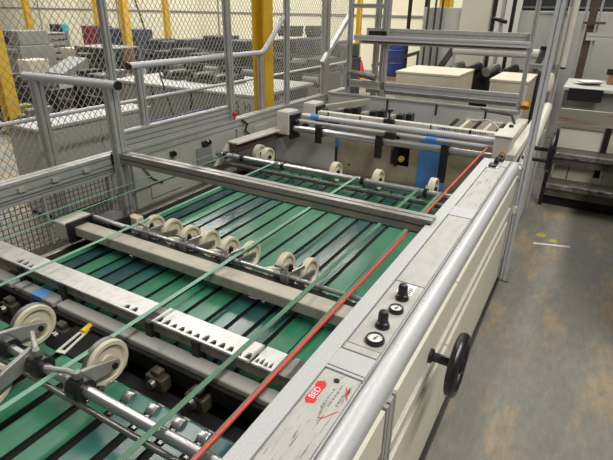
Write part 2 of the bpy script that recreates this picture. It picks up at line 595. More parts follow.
def handwheel(name, label, x, y, z, r, wall, spoke=3, thick=.17):
    w = thing(name, label, 'hand wheel', (wall, y, z), None)
    tr = thick * r
    MB().lathe([(r + tr * math.cos(2 * PI * i / 12), tr * 1.25 * math.sin(2 * PI * i / 12)) for i in range(12)], (x, y, z), (1, 0, 0), 40, True).build('rim', M['black'], w)
    sh = MB().lathe([(0, 0), (.030, 0), (.030, .012), (.019, .018), (.019, x - wall - .02), (.03, x - wall - .015), (.03, x - wall + .02), (.018, x - wall + .03), (0, x - wall + .03)], (wall, y, z), (1, 0, 0), 22)
    sh.build('shaft', M['black'], w)
    for k in range(spoke):
        a = 2 * PI * k / spoke + .5
        d = V(0, math.cos(a), math.sin(a))
        c = V(x, y, z)
        MB().tube(c + d * .02, c + d * (r - .004), .013, 10, .010).build('spoke', M['black'], w)
    MB().lathe([(0, -.02), (.034, -.016), (.034, .012), (.02, .022), (0, .024)], (x, y, z), (1, 0, 0), 22).build('hub', M['black'], w)
    return w


handwheel('hand_wheel', 'black hand wheel on a short shaft on the near cream guard panel', -.212, 1.575, .755, .112, -.322, 3, .15)
handwheel('hand_wheel', 'black spoked hand wheel on the far guard behind the tall floor post, near the steps', -.165, 4.34, .977, .165, -.345, 4, .10)

# ================================================================== tall posts at the gap of the guard
tp = thing('guard_post', 'tall silver slotted profile post rising from the floor at the guard gap', 'post', (-.29, 3.80, 0))
MB().prof((-.287, 3.78, 0), (-.287, 3.78, 3.0), .054, .055, (0, 1, 0)).build('upright', M['tube'], tp)
MB().box(-.34, -.235, 3.74, 3.83, 0, .012).build('foot_plate', M['steel'], tp)

# far guard wall
fg = thing('machine_guard_wall', 'short far guard wall beyond the tall floor post, carrying the second hand wheel', 'guard wall', (-.38, 4.8, 0))
MB().extr([(3.95, .05), (5.62, .05), (5.62, .93), (4.6, .80), (3.95, .78)], (-.42, 0, 0), (0, 1, 0), (0, 0, 1), .075).build('side_panel', M['cream'], fg, .004)
MB().path([(-.345, 3.98, .84), (-.345, 4.5, .90), (-.345, 5.45, 1.09), (-.345, 5.58, 1.12)], .045, 18).build('handrail', M['housing'], fg, 0, 50)
MB().path([(-.335, 4.3, .76), (-.335, 5.5, 1.0)], .02, 12).build('lower_rail', M['tube'], fg)
MB().box(-.46, -.394, 3.93, 5.6, .9, .995).build('top_frame', M['housing'], fg, .004)
for y in (5.42, 5.52, 5.62):
    MB().prof((-.335, y, 0), (-.335, y, .88), .05, .06, (0, 1, 0)).build('end_profile', M['alum'], fg)
MB().box(-.42, -.36, 3.95, 5.6, 0, .05).build('kick_base', M['black'], fg)
for y, z in ((4.12, 1.06), (4.5, .96)):
    MB().tube((-.36, y, z - .12), (-.19, y, z - .12), .016, 12).build('spindle', M['black'], fg)


# right hand blocks behind the near guard
hb = thing('bearing_housing', 'large white bearing housing behind the near guard top, where the red cord ends', 'housing', (-.53, 4.2, 0))
MB().box(-.570, -.445, 3.98, 4.24, .55, 1.11).build('body', M['housing'], hb, .010)
MB().box(-.580, -.435, 3.97, 4.25, 1.11, 1.122).build('lid', M['housing'], hb, .004)
MB().tube((-.49, 3.982, .99), (-.49, 3.965, .99), .014).build('orange_plug', M['orange'], hb)
hb2 = thing('bearing_housing', 'white bearing housing behind the larger one at the right end of the cross bars', 'housing', (-.55, 4.8, 0))
MB().box(-.61, -.47, 4.42, 4.95, .55, 1.05).build('body', M['housing'], hb2, .012)
MB().box(-.60, -.49, 5.06, 5.5, .55, .99).build('rear_body', M['housing'], hb2, .01)
MB().tube((-.55, 4.7, 1.05), (-.55, 4.7, 1.07), .02).build('cap', M['black'], hb2)
MB().path([(-.54, 4.85, 1.045), (-.6, 5.0, 1.10), (-.72, 5.15, 1.08), (-.85, 5.3, 1.06), (-.98, 5.5, 1.05)], .012, 8).build('hose', M['black'], hb2)
MB().path([(-.62, 4.72, .98), (-.7, 4.78, 1.04), (-.8, 4.9, 1.05), (-.95, 5.0, 1.0)], .009, 8).build('hose', M['alum'], hb2)

# ================================================================== left guard frame
lf = thing('machine_guard_frame', 'silver profile guard frame with grey green wall panels along the left of the machine', 'guard frame', (-3.0, 3.2, 0))
MB().prof((-3.0, .2, .95), (-3.0, 6.35, .95), .09, .10, (0, 0, 1), 1, 2).build('top_rail', M['alum'], lf)
MB().prof((-3.0, .2, .87), (-3.0, 2.33, .87), .06, .05).build('lower_rail', M['alum'], lf)
MB().prof((-3.03, 2.45, 1.065), (-3.03, 3.78, 1.065), .06, .13, (0, 0, 1), 1, 3).build('box_rail', M['alum'], lf)
for a, b in ((2.45, 3.75), (3.79, 4.9), (4.92, 6.3)):
    MB().box(-2.985, -2.955, a, b, .48, .9).build('wall_panel', M['leftpanel'], lf, .003)
MB().box(-2.955, -2.94, 3.17, 3.37, .64, .84).build('cover_plate', M['machlight'], lf, .003)
MB().box(-2.955, -2.945, 2.6, 2.95, .55, .80).build('access_plate', M['leftpanel'], lf, .004)
MB().box(-2.955, -2.945, 4.05, 4.35, .66, .88).build('access_plate', M['leftpanel'], lf, .004)
for y in (1.55, 1.78, 2.02):
    MB().box(-2.952, -2.935, y, y + .05, .93, .96).build('rail_clip', M['tan'], lf, .002)
for y in (2.85, 3.25, 3.3):
    k = MB()
    k.box(-2.955, -2.92, y, y + .05, .85, .89)
    k.tube((-2.93, y + .025, .87), (-2.90, y + .025, .90), .014, 10)
    k.build('clamp_knob', M['black'], lf)
MB().box(-3.05, -2.95, .2, 6.35, .0, .48).build('plinth', M['dark'], lf)
# posts
for y, h, w in ((2.42, 3.2, .045), (3.76, 3.2, .055), (4.78, 3.2, .05), (5.75, 3.2, .045)):
    MB().prof((-3.0, y, .5), (-3.0, y, h), w, w, (0, 1, 0), 1, 1).build('post', M['alum'], lf)
MB().prof((-3.0, 2.26, .5), (-3.0, 2.26, .9), .05, .05, (0, 1, 0)).build('short_post', M['alum'], lf)
MB().box(-2.97, -2.94, 3.74, 3.79, 1.03, 1.07).build('red_button', M['red'], lf, .004)
# cable on the panel
MB().path([(-2.945, 2.52, .86), (-2.94, 2.56, .80), (-2.935, 2.62, .72), (-2.93, 2.72, .66)], .006, 8).build('cable', M['black'], lf)
MB().path([(-2.94, 3.85, .98), (-2.93, 3.92, .93), (-2.93, 3.88, .87), (-2.93, 3.95, .82), (-2.93, 3.90, .76)], .012, 8).build('cable', M['black'], lf)
# square wire screen below the near rail
sm = MB()
y = .3
while y < 2.24:
    sm.bar((-2.99, y, .5), (-2.99, y, .86), .004, .004)
    y += .035
z = .5
while z < .87:
    sm.bar((-2.986, .3, z), (-2.986, 2.24, z), .004, .004)
    z += .035
sm.build('wire_screen', M['wiredark'], lf)
MB().bar((-2.985, 1.72, .5), (-2.985, 1.72, .87), .02, .015).build('screen_stay', M['alum'], lf)

# handrail reaching out to the left
h1 = thing('handrail', 'nearest silver tube handrail standing crosswise left of the machine, with black end cap', 'handrail', (-3.65, 2.25, 0))
MB().tube((-3.76, 2.235, 1.505), (-2.80, 2.29, 1.505), .030, 16).build('rail', M['tube'], h1)
MB().tube((-2.80, 2.29, 1.505), (-2.785, 2.29, 1.505), .031, 16).build('end_cap', M['black'], h1)
MB().prof((-3.66, 2.25, 0), (-3.66, 2.25, 1.49), .07, .07, (0, 1, 0)).build('post', M['alum'], h1)
MB().prof((-2.90, 2.30, .5), (-2.90, 2.30, 1.49), .065, .065, (0, 1, 0)).build('post', M['alum'], h1)

# second handrail along the machine
h2 = thing('handrail', 'long silver tube handrail running beside the yellow column, bent upwards at its far end', 'handrail', (-3.06, 3.5, 1.0))
MB().path([(-3.06, 2.64, 1.585), (-3.06, 4.38, 1.575), (-3.05, 4.43, 1.60), (-3.02, 4.86, 2.00)], .026, 14).build('rail', M['tube'], h2)
MB().tube((-3.06, 2.62, 1.585), (-3.06, 2.64, 1.585), .027, 14).build('end_cap', M['black'], h2)
MB().prof((-3.06, 4.36, 1.0), (-3.06, 4.36, 1.55), .05, .05, (0, 1, 0)).build('post', M['alum'], h2)
MB().prof((-3.06, 2.72, 1.13), (-3.06, 2.72, 1.56), .05, .05, (0, 1, 0)).build('post', M['alum'], h2)
h3 = thing('handrail', 'short slanting silver brace bar rising to the portal post left of the overhead beam', 'handrail', (-3.0, 5.7, 1.0))
MB().bar((-3.0, 5.62, 1.38), (-2.95, 6.25, 1.92), .05, .05).build('rail', M['tube'], h3)
MB().prof((-3.0, 5.68, 1.0), (-3.0, 5.68, 1.40), .06, .06, (0, 1, 0)).build('post', M['alum'], h3)

# chain link fence
FX = -3.85
cf = thing('chain_link_fence', 'tall chain link fence with silver mid rail to the left of the machine', 'fence', (FX, 3.3, 0))
MB().tube((FX, -.4, 1.155), (FX, 8.2, 1.155), .018, 12).build('mid_rail', M['tube'], cf)
nb = [(-.4, atX(228.5, 50, FX).y), (atX(228.5, 50, FX).y, atX(323, 50, FX).y), (atX(323, 50, FX).y, 8.2)]
for a, b in nb:
    strands(MB(), FX, a + .03, b - .03, .05, 3.3, .062, .082, .0021).build('wire_mesh', M['wire'], cf)
for y in (atX(228.5, 50, FX).y, atX(323, 50, FX).y, 8.2):
    MB().prof((FX, y, 0), (FX, y, 3.3), .055, .055, (0, 1, 0)).build('post', M['alum'], cf)
# ================================================================== machine bed
bd = thing('machine_bed', 'near-black machine bed with channels beneath the green belts', 'machine bed', (-1.8, 2.2, 0))
MB().box(-2.94, -.58, -.25, 6.3, .30, .42).build('base_plate', M['pit'], bd)
MB().box(-2.94, -2.86, .3, 6.3, .42, .50).build('side_channel', M['brown'], bd, .004)
MB().box(-2.84, -2.76, .3, 3.3, .42, .56).build('side_channel', M['brown'], bd, .004)
MB().box(-2.70, -2.66, 1.3, 3.3, .42, .60).build('side_channel', M['steel'], bd, .004)
MB().box(-.74, -.60, -.25, 3.4, .42, .56).build('side_channel', M['dark'], bd, .004)
for y in (1.5, 2.2, 2.9):
    MB().box(-2.55, -.74, y, y + .08, .42, .56).build('cross_member', M['dark'], bd)
MB().box(-2.6, -.62, .98, 1.06, .42, .53).build('pit_step', M['pit'], bd, .004)
MB().box(-2.6, -.62, .955, .965, .42, .575).build('pit_edge', M['iron'], bd)

# grey drop bar under the comb beam
gb = thing('cross_bar', 'light grey rounded cross bar below the slotted comb beam, edged by the dark pit', 'bar', (-1.8, 1.17, .64))
for a, b, r in ((-2.9, -2.42, 0), (-2.39, -2.07, 0), (-2.04, -.66, 0)):
    MB().box(a, b, 1.115, 1.185, .628, .665).build('segment', M['segment'], gb, .008)
for x in (-2.405, -2.055, -1.46, -1.19):
    MB().box(x - .018, x + .018, 1.17, 1.215, .62, .74).build('hanger', M['dark'], gb)
MB().box(-2.24, -2.15, 1.1135, 1.175, .64, .6662).build('blue_tape', M['blue'], gb)
MB().box(-2.9, -.66, 1.09, 1.115, .56, .64).build('lip', M['pit'], gb, .004)

# sensor blocks hanging in the pit
blk = thing('guide_block', 'worn brown guide block in the dark pit at the far left', 'block', (-2.35, 1.06, .53), 'guide blocks in the pit')
MB().box(-2.41, -2.31, 1.035, 1.09, .53, .60).build('body', M['block'], blk, .008)
MB().box(-2.385, -2.335, 1.045, 1.085, .60, .625).build('neck', M['block'], blk, .005)
MB().tube((-2.355, 1.03, .58), (-2.355, 1.01, .58), .02, 12).build('bolt', M['steel'], blk)
for k, (x, nm) in enumerate(((-2.13, 'behind the left beige wheel'), (-1.93, 'right behind the yellow handled fork'), (-1.56, 'behind the second large beige wheel'), (-1.30, 'left of the second strap from the right'), (-1.08, 'between the two right straps'))):
    dup(blk, (x, 1.06, .53), 'worn brown guide block in the dark pit ' + nm)

# ================================================================== belts
def belt(x0, x1, y0, y1, zt, m, label, group):
    w = x1 - x0
    r = .022
    n_ = 8
    t = .004

    def loop(q):
        pts = [((y0 + y1) / 2 - .001, zt - 2 * r + (r - q))]
        for i in range(n_ + 1):
            a = -PI / 2 - PI * i / n_
            pts.append((y0 + r + q * math.cos(a), zt - r + q * math.sin(a)))
        for i in range(n_ + 1):
            a = PI / 2 - PI * i / n_
            pts.append((y1 - r + q * math.cos(a), zt - r + q * math.sin(a)))
        pts.append(((y0 + y1) / 2 + .001, zt - 2 * r + (r - q)))
        return pts
    a, b = loop(r), loop(r - t)
    mb = MB()
    n = len(a)
    vs = [V(x, y, z) for x in (x0, x1) for pts in (a, b) for y, z in pts]
    fs = []
    for i in range(n - 1):
        fs.append((i, i + 1, 2 * n + i + 1, 2 * n + i))
        fs.append((n + i, 3 * n + i, 3 * n + i + 1, n + i + 1))
        fs.append((i, n + i, n + i + 1, i + 1))
        fs.append((2 * n + i, 2 * n + i + 1, 3 * n + i + 1, 3 * n + i))
    fs.append((0, 2 * n, 3 * n, n))
    fs.append((n - 1, 2 * n - 1, 4 * n - 1, 3 * n - 1))
    mb._add(vs, fs)
    return solo(mb, 'conveyor_belt', m, ((x0 + x1) / 2, (y0 + y1) / 2, zt - .044), label, 'belt', group)


ZB = .63
pit = [-2.545, -2.445, -2.33, -2.21, -2.115, -1.99, -1.88, -1.755, -1.63, -1.49, -1.355, -1.24, -1.13, -1.015, -.885, -.76]
cols = [3, 2, 3, 1, 2, 1, 0, 0, 3, 0, 1, 2, 1, 0, 3]
ordn = ['first', 'second', 'third', 'fourth', 'fifth', 'sixth', 'seventh', 'eighth', 'ninth', 'tenth', 'eleventh', 'twelfth', 'thirteenth', 'fourteenth', 'fifteenth', 'sixteenth']
cn = ['green', 'teal', 'dark teal', 'bright green']
gapw = .026
for k in range(15):
    lab = '%s flat conveyor belt of the long middle bed, %s from its left edge' % (cn[cols[k]], ordn[k])
    belt(pit[k] + gapw / 2, pit[k + 1] - gapw / 2, 1.20, 2.95, ZB, BELT[cols[k]], lab, 'long belts of the middle bed')
for y0, y1 in ((1.23, 2.92), (3.03, 3.61)):
    MB().box(-2.53, -.77, y0, y1, ZB - .038, ZB - .008).build('belt_gap_shade', M['pit'], bd)  # black slab added to paint the shade in the belt gaps
MB().box(-2.44, -.77, -.22, .91, ZB - .046, ZB - .018).build('belt_gap_shade', M['pit'], bd)
# short belts beyond the cross rods
for k in range(15):
    c = [0, 1, 3, 0, 1][k % 5]
    lab = 'short %s belt beyond the grey cross beam, %s from the left' % (cn[c], ordn[k])
    belt(pit[k] + gapw / 2, pit[k + 1] - gapw / 2, 3.00, 3.64, ZB - .004, BELT[c], lab, 'short belts before the chrome bar')
# near bed
nx = [-2.45, -2.28, -2.11, -1.93, -1.75, -1.57, -1.42, -1.29, -1.16, -1.03, -.91, -.76]
nc = [0, 0, 0, 0, 0, 0, 0, 1, 1, 2, 2]
for k in range(11):
    lab = '%s belt of the nearest bed under the chrome wheel rod, %s from the left' % (cn[nc[k]], ordn[k])
    belt(nx[k] + .02, nx[k + 1] - .02, -.25, .945, ZB - .01, BELT[nc[k]], lab, 'belts of the nearest bed')
# chrome drums standing in for lamp reflections among the small near-belt wheels
ir = thing('belt_glint_drum', 'chrome drum standing in for a reflection on the near belts, beside the second large wheel', 'roller', (nx[6], .90, .60), 'drums standing in for reflections at the end of the near belts')
MB().lathe([(0, 0), (.026, 0), (.028, .004), (.028, .036), (.026, .04), (0, .04)], (nx[6] - .02, .90, .612), (1, 0, 0), 20).build('drum', M['chrome'], ir)
MB().box(nx[6] - .008, nx[6] + .008, .80, .90, .60, .618).build('arm', M['steel'], ir)
for k, nm in ((7, ', second from the left'), (8, ', middle of the row of five'), (9, ', fourth from the left'), (10, ' next to the red cord')):
    dup(ir, (nx[k], .90, .60), 'chrome drum standing in for a reflection on the near belts' + nm)
# threaded feed rod in the near bed
fr_ = MB()
yy = .42
while yy < .70:
    fr_.lathe([(.006, 0), (.012, .004), (.012, .008), (.006, .012)], (nx[4] + .0, yy, .625), (0, 1, 0), 12)
    yy += .0135
solo(fr_, 'feed_screw', M['beige'], (nx[4], .56, .613), 'pale ribbed feed screw lying between the near green belts', 'screw')

# ================================================================== cross rods before the chrome bar
for y, z, r_, m, lab in ((3.20, .652, .012, 'dark', 'thin dark cross rod over the short belts just beyond the grey cross beam'),
                         (3.42, .664, .019, 'iron', 'dull cross rod lying over the short belts below the long chrome bar')):
    solo(MB().tube((-2.86, y, z), (-.62, y, z), r_, 14), 'cross_rod', M[m], (-1.75, y, z), lab, 'rod')
cb = thing('chrome_bar', 'long chrome guide bar where the green straps turn, with black collars', 'bar', (-1.75, 3.37, .77))
MB().tube((-2.88, 3.37, .765), (-.62, 3.37, .765), .024, 18).build('rod', M['chrome'], cb)
MB().tube((-2.88, 3.44, .745), (-.62, 3.44, .745), .017, 14).build('back_rod', M['chrome'], cb)
for x in (-2.79, -2.60, -2.17, -1.42, -.91):
    MB().lathe([(.024, 0), (.034, 0), (.034, .03), (.024, .03)], (x, 3.37, .765), (1, 0, 0), 20, True).build('collar', M['black'], cb)
MB().extr([(0, 0), (.30, 0), (.30, .16), (.22, .18)], (-2.88, 3.30, .66), (0, 1, 0), (0, 0, 1), .03).build('end_bracket', M['housing'], cb, .004)

# ================================================================== straps
ZS = .79


def strap(x, w, m, lab, y0=-.25, x0=None):
    x0 = x if x0 is None else x0
    t = .0025
    yb, zb, r = 3.37, .765, .027
    pts = [(x0, y0, ZS)]
    for i in range(9):
        a = PI / 2 - PI * .9 * i / 8
        pts.append((x, yb + r * math.cos(a), zb + r * math.sin(a)))
    rings = []
    for k, (px, y, z) in enumerate(pts):
        if k == 0:
            nrm = V(0, 0, 1)
        else:
            nrm = V(0, (y - yb) / r, (z - zb) / r)
        c = V(px, y, z)
        rings.append([c - V(w / 2, 0, 0), c + V(w / 2, 0, 0), c + V(w / 2, 0, 0) + nrm * t, c - V(w / 2, 0, 0) + nrm * t])
    solo(MB().loft(rings), 'guide_strap', m, (x, 1.5, ZS), lab, 'strap', 'green straps stretched along the machine')


strap(-2.83, .014, M['strap'], 'pale green strap farthest left, over the dark side channel by the wire screen')
strap(-2.69, .014, M['strap'], 'thin pale green strap second from the left, close to the outermost one')
strap(-2.215, .022, M['strap'], 'pale green strap third from the left, crossing the corner of the tan wheel beam')
strap(-1.455, .023, M['strap'], 'pale green strap crossing the middle of the slotted comb beam', x0=-1.445)
strap(-.950, .023, M['strapd'], 'green strap second from the right, crossing just right of the last wheel pair', x0=-.955)
strap(-.785, .024, M['strapd'], 'dark green strap at the far right beside the red cord', x0=-.762)
rc = MB()
rc.tube((-.765, -.25, .805), (-.6135, 3.98, 1.0115), .0075, 10)
solo(rc, 'tension_cord', M['redcord'], (-.68, 2.0, .9), 'taut red cord running along the right guard rail over the belts', 'cord')

# ================================================================== comb beam (slotted)
cm = thing('comb_beam', 'cross beam topped by bright steel plates cut with ragged comb slots', 'beam', (-1.8, 1.23, .70))
MB().box(-2.95, -.645, 1.185, 1.29, .69, .742).build('beam', mat('grimy_comb_beam', (.20, .185, .15), .5, .2, (.11, .10, .08), 16, lo=.4, hi=.75), cm, .004)


def combplate(x0, x1, n_, teeth):
    mb = MB()
    yb0, yb1 = 1.178, 1.294
    mb.box(x0, x1, yb0 + .060, yb1, .742, .752)
    mb.box(x0, x1, yb0, yb0 + .012, .742, .752)
    p = (x1 - x0) / n_
    for k in range(n_):
        a = x0 + k * p
        if k in teeth:
            h = RND.uniform(.7, 1.15)
            poly = [(0, 0), (.22 * p, 0), (.36 * p, .030 * h), (.62 * p, .038 * h), (.86 * p, .020 * h), (p, 0), (p, .05), (0, .05)]
        else:
            poly = [(0, 0), (p * .97, 0), (p * .97, .05), (0, .05)]
        mb.extr(poly, (a, yb0 + .011, .742), (1, 0, 0), (0, 1, 0), .010)
    return mb.build('comb_plate', M['comb'], cm)


combplate(-2.95, -1.50, 30, {10, 11, 12, 27, 28})
combplate(-1.44, -.92, 12, set(range(12)))
combplate(-.905, -.80, 5, {0, 1, 2, 3})
MB().box(-.775, -.655, 1.178, 1.294, .742, .752).build('end_plate', M['steel'], cm, .002)
MB().box(-2.94, -.80, 1.192, 1.245, .742, .7435).build('slot_shade', M['dark'], cm)  # dark strip added so the comb slots look shaded
# long grey beam
lb = thing('cross_beam', 'long grey aluminium cross beam spanning the belts from left rail to right guard', 'beam', (-1.8, 2.3, .98))
MB().prof((-2.955, 2.315, .985), (-.555, 2.315, .985), .085, .075, (0, 0, 1), 1, 1).build('profile', M['beam'], lb)
for x in (-2.94, -.57):
    MB().box(x - .012, x + .012, 2.265, 2.36, .93, 1.005).build('end_plate', M['dark'], lb)

# ================================================================== tan wheel beam
wb_ = thing('wheel_beam', 'tan painted cross beam carrying the pairs of beige wheels', 'beam', (-1.7, 1.69, .70))
MB().box(-2.58, -.60, 1.635, 1.735, .69, .752).build('beam', M['tan'], wb_, .006)
MB().box(-2.73, -2.585, 1.60, 1.80, .665, .775).build('end_block', M['housing'], wb_, .008)
MB().box(-2.60, -2.575, 1.595, 1.805, .655, .785).build('clamp_band', M['black'], wb_)
MB().box(-2.57, -2.40, 1.75, 1.92, .66, .775).build('drive_box', M['black'], wb_, .006)
MB().tube((-2.56, 1.775, .775), (-2.28, 1.775, .765), .014, 12).build('drive_rod', M['chrome'], wb_)
MB().tube((-2.42, 1.80, .757), (-.60, 1.80, .757), .012, 14).build('wheel_shaft', M['chrome'], wb_)
MB().box(-2.42, -.60, 1.736, 1.79, .715, .737).build('track', M['dark'], wb_)
for x in (-.95, -.80, -.68):
    MB().lathe([(0, 0), (.010, 0), (.010, .02), (.006, .03), (0, .03)], (x, 1.90, .63), (0, 0, 1), 12).build('peg', M['card'], wb_)
MB().box(-2.45, -2.36, 1.93, 1.99, .66, .75).build('rear_link', M['beige'], wb_, .008)

WR = .084


def wheel_profile(r, w):
    return [(r * .13, -w * .3), (r * .30, -w * .34), (r * .34, -w * .18), (r * .72, -w * .18), (r * .80, -w * .5), (r * .97, -w * .5), (r, -w * .4), (r, -w * .08),
            (r * .95, 0), (r, w * .08), (r, w * .4), (r * .97, w * .5), (r * .80, w * .5), (r * .72, w * .18), (r * .34, w * .18), (r * .30, w * .34), (r * .13, w * .3)]


def wheel_pair(lab):
    t = thing('press_wheel_unit', lab, 'wheel unit', (0, 1.80, .757), 'beige wheel pairs on the tan beam')
    for dx, dy in ((-.075, .14), (.065, .155)):
        c = V(dx, 1.80 + dy, ZB + WR + .002)
        w = MB().lathe(wheel_profile(WR, .034), c, (1, 0, 0), 36, True).build('wheel', M['beige'], t)
        MB().lathe([(0, -.022), (.009, -.022), (.009, .026), (0, .026)], c, (1, 0, 0), 14).build('axle', M['dark'], w)
        MB().bar((dx + .026, 1.79, .755), (dx + .026, c.y + .015, c.z + .005), .010, .030).build('arm', M['iron'], t, .002)
    MB().lathe([(.012, -.018), (.026, -.018), (.026, .018), (.012, .018)], (.01, 1.80, .757), (1, 0, 0), 18, True).build('collar', M['dark'], t)
    MB().box(.0, .05, 1.765, 1.83, .735, .785).build('clamp_block', M['iron'], t, .004)
    lv = MB().path([(.025, 1.79, .785), (.02, 1.795, .80), (-.015, 1.80, .806), (-.05, 1.805, .80)], .0085, 8)
    lv.build('clamp_lever', M['iron'], t)
    MB().box(.01, .065, 1.80, 1.875, .73, .785).build('arm_cover', M['cast'], t, .008)
    MB().tube((.03, 1.83, .78), (.03, 1.83, .815), .014, 12, .010).build('clamp_screw', M['dark'], t)
    MB().box(-.05, .10, 1.775, 1.80, .762, .778).build('link_plate', M['cast'], t, .004)
    MB().extr([(1.775, .70), (1.96, .66), (1.99, .70), (1.80, .775)], (-.115, 0, 0), (0, 1, 0), (0, 0, 1), .03).build('side_link', M['beige'], t, .006)
    MB().bar((.055, 1.80, .79), (.085, 1.87, .80), .012, .02).build('adjuster', M['steel'], t, .002)
    return t


wu = wheel_pair('pair of beige press wheels leftmost on the tan beam, beside the black drive box')
wu.location = (-2.14, 1.80, .757)
dup(wu, (-1.84, 1.80, .757), 'pair of beige press wheels second from the left on the tan beam')
dup(wu, (-1.54, 1.80, .757), 'pair of beige press wheels third from the left, half under a green strap')
dup(wu, (-1.155, 1.80, .757), 'pair of beige press wheels at the right end of the tan beam')

# ================================================================== near wheel rod
RY, RZ = .755, .755
nr = thing('wheel_rod', 'polished steel rod with the large beige wheels, nearest across the belts', 'rod', (-1.6, RY, RZ))
MB().tube((-2.95, RY, RZ), (-1.385, RY, RZ), .019, 20).build('rod', M['chrome'], nr)
MB().tube((-1.375, RY, RZ), (-.60, RY, RZ), .021, 20).build('rod_sleeve', M['chrome'], nr)
MB().tube((-2.95, RY - .03, RZ - .045), (-.60, RY - .03, RZ - .045), .011, 14).build('lower_rod', M['steel'], nr)


def big_wheel(lab, xw, yw, xh, lever, arm_dir, group='large beige wheels on the near rod'):
    r = .094
    c = V(xw, yw, ZB - .01 + r + .002)
    t = thing('press_wheel_unit', lab, 'wheel unit', (xh, RY, RZ), group)
    w = MB().lathe(wheel_profile(r, .042), c, (1, 0, 0), 44, True).build('wheel', M['beige'], t)
    MB().lathe([(r * .99, -.020), (r * 1.03, -.018), (r * 1.03, .002), (r * .99, .004)], c, (1, 0, 0), 44, True).build('tyre', M['iron'], w)
    MB().lathe([(0, -.026), (.014, -.026), (.014, .03), (.008, .034), (0, .034)], c, (1, 0, 0), 16).build('axle', M['brown'], w)
    MB().lathe([(.021, -.035), (.04, -.035), (.043, -.02), (.043, .02), (.04, .035), (.021, .035)], (xh, RY, RZ), (1, 0, 0), 24, True).build('collar', M['black'], t)
    # tapering cast arm from the collar to the axle
    xa = xh if abs(xh - xw) < .03 else (xw + .038 if xh > xw else xw - .038)
    d = V(0, c.y - RY, c.z - RZ)
    L = d.length
    d.normalize()
    nrm = V(1, 0, 0).cross(d)
    poly = [(-.03, -.036), (L * .5, -.034), (L + .022, -.022), (L + .034, 0), (L + .022, .022), (L * .5, .034), (-.03, .036)]
    MB().extr(poly, V(xa - .011, RY, RZ), d, nrm, .020).build('arm', M['cast'], t, .004)
    MB().lathe([(0, 0), (.012, 0), (.012, .03), (0, .03)], V(xa, c.y, c.z) - V(.012, 0, 0), (1, 0, 0), 14).build('bolt', M['dark'], t)
    b = MB()
    b.box(xh - .02, xh + .03, RY - .03, RY + .03, RZ - .04, RZ + .03)
    b.build('clamp_block', M['cast'], t, .005)
    if lever:
        dx, dy = lever
        MB().path([(xh, RY, RZ + .02), (xh, RY, RZ + .055), (xh + dx * .25, RY + dy * .25, RZ + .066), (xh + dx, RY + dy, RZ + .064)], .0105, 10).build('clamp_lever', M['cast'], t)
        MB().lathe([(0, 0), (.017, 0), (.019, .012), (.013, .026), (0, .027)], (xh, RY, RZ + .045), (0, 0, 1), 16).build('lever_hub', M['iron'], t)
    return t


big_wheel('large beige wheel standing behind the rod, leftmost of those behind it', -1.90, .925, -1.80, None, 1)
big_wheel('large beige wheel behind the rod, right of the pale green strap', -1.43, .925, -1.35, (-.12, -.04), 1)
big_wheel('large beige wheel in front of the rod, cut by the left picture edge', -1.695, .60, -1.585, (-.12, .06), -1)
MB()
# fork tool
tl = thing('fork_tool', 'steel fork tool with bright yellow handle on the dark ledge by the left wheel', 'tool', (-1.76, 1.02, .62))
P0, P1 = V(-1.745, .93, .628), V(-1.775, 1.06, .632)
dd = (P1 - P0).normalized()
sd = V(dd.y, -dd.x, 0).normalized()
fk = MB()
for s in (-1, 1):
    fk.bar(P0 + sd * s * .018, P1 + sd * s * .014, .012, .005)
fk.bar(P0 - sd * .024, P0 + sd * .024, .018, .005)
fk.bar(P1 - sd * .016, P1 + sd * .016, .012, .004)
fk.build('blade', M['housing'], tl)
MB().tube(P1, P1 + dd * .085, .018, 12, .015).build('handle', M['yellowp'], tl, .003)
MB().tube(P1 + dd * .085, P1 + dd * .105, .014, 12, .009).build('tip', M['card'], tl)
MB().path([P1 + dd * .02 + sd * .02, P1 + dd * .05 + sd * .028, P1 + dd * .085 + sd * .022], .005, 8).build('wire_clip', M['steel'], tl)
solo(MB().box(-1.86, -1.62, .93, 1.10, .60, .625), 'ledge_plate', M['pit'], (-1.74, 1.0, .60), 'dark ledge plate in the pit that carries the fork tool', 'plate', bevel=.004)

# ================================================================== far end of the machine
YB = 4.22
for x0_, y, z, r, m, lab in ((-2.50, 4.30, 1.0, .026, 'tube', 'upper white cross tube at the far end, wrapped with blue tape at its left'),
                        (-2.54, 4.20, .885, .034, 'chrome', 'thick chrome cross tube below the white one, holding the black brackets'),
                        (-2.52, 4.255, .952, .018, 'rail', 'thin grey cross tube between the white and the chrome cross tubes')):
    solo(MB().tube((x0_, y, z), (-.60, y, z), r, 18), 'cross_tube', M[m], (-1.7, y, z), lab, 'tube')
tp_ = MB()
tp_.lathe([(.027, 0), (.029, 0), (.029, .09), (.027, .09)], (-2.40, 4.30, 1.0), (1, 0, 0), 18, True)
solo(tp_, 'tape_wrap', M['blue'], (-2.43, 4.30, 1.0), 'blue tape wrapped round the left end of the white cross tube', 'tape')
tp2 = MB().lathe([(.019, 0), (.021, 0), (.021, .10), (.019, .10)], (-1.19, 4.255, .952), (1, 0, 0), 18, True)
solo(tp2, 'tape_wrap', M['blue'], (-1.14, 4.255, .952), 'blue tape wrapped round the thin grey tube above the big blue plate', 'tape')
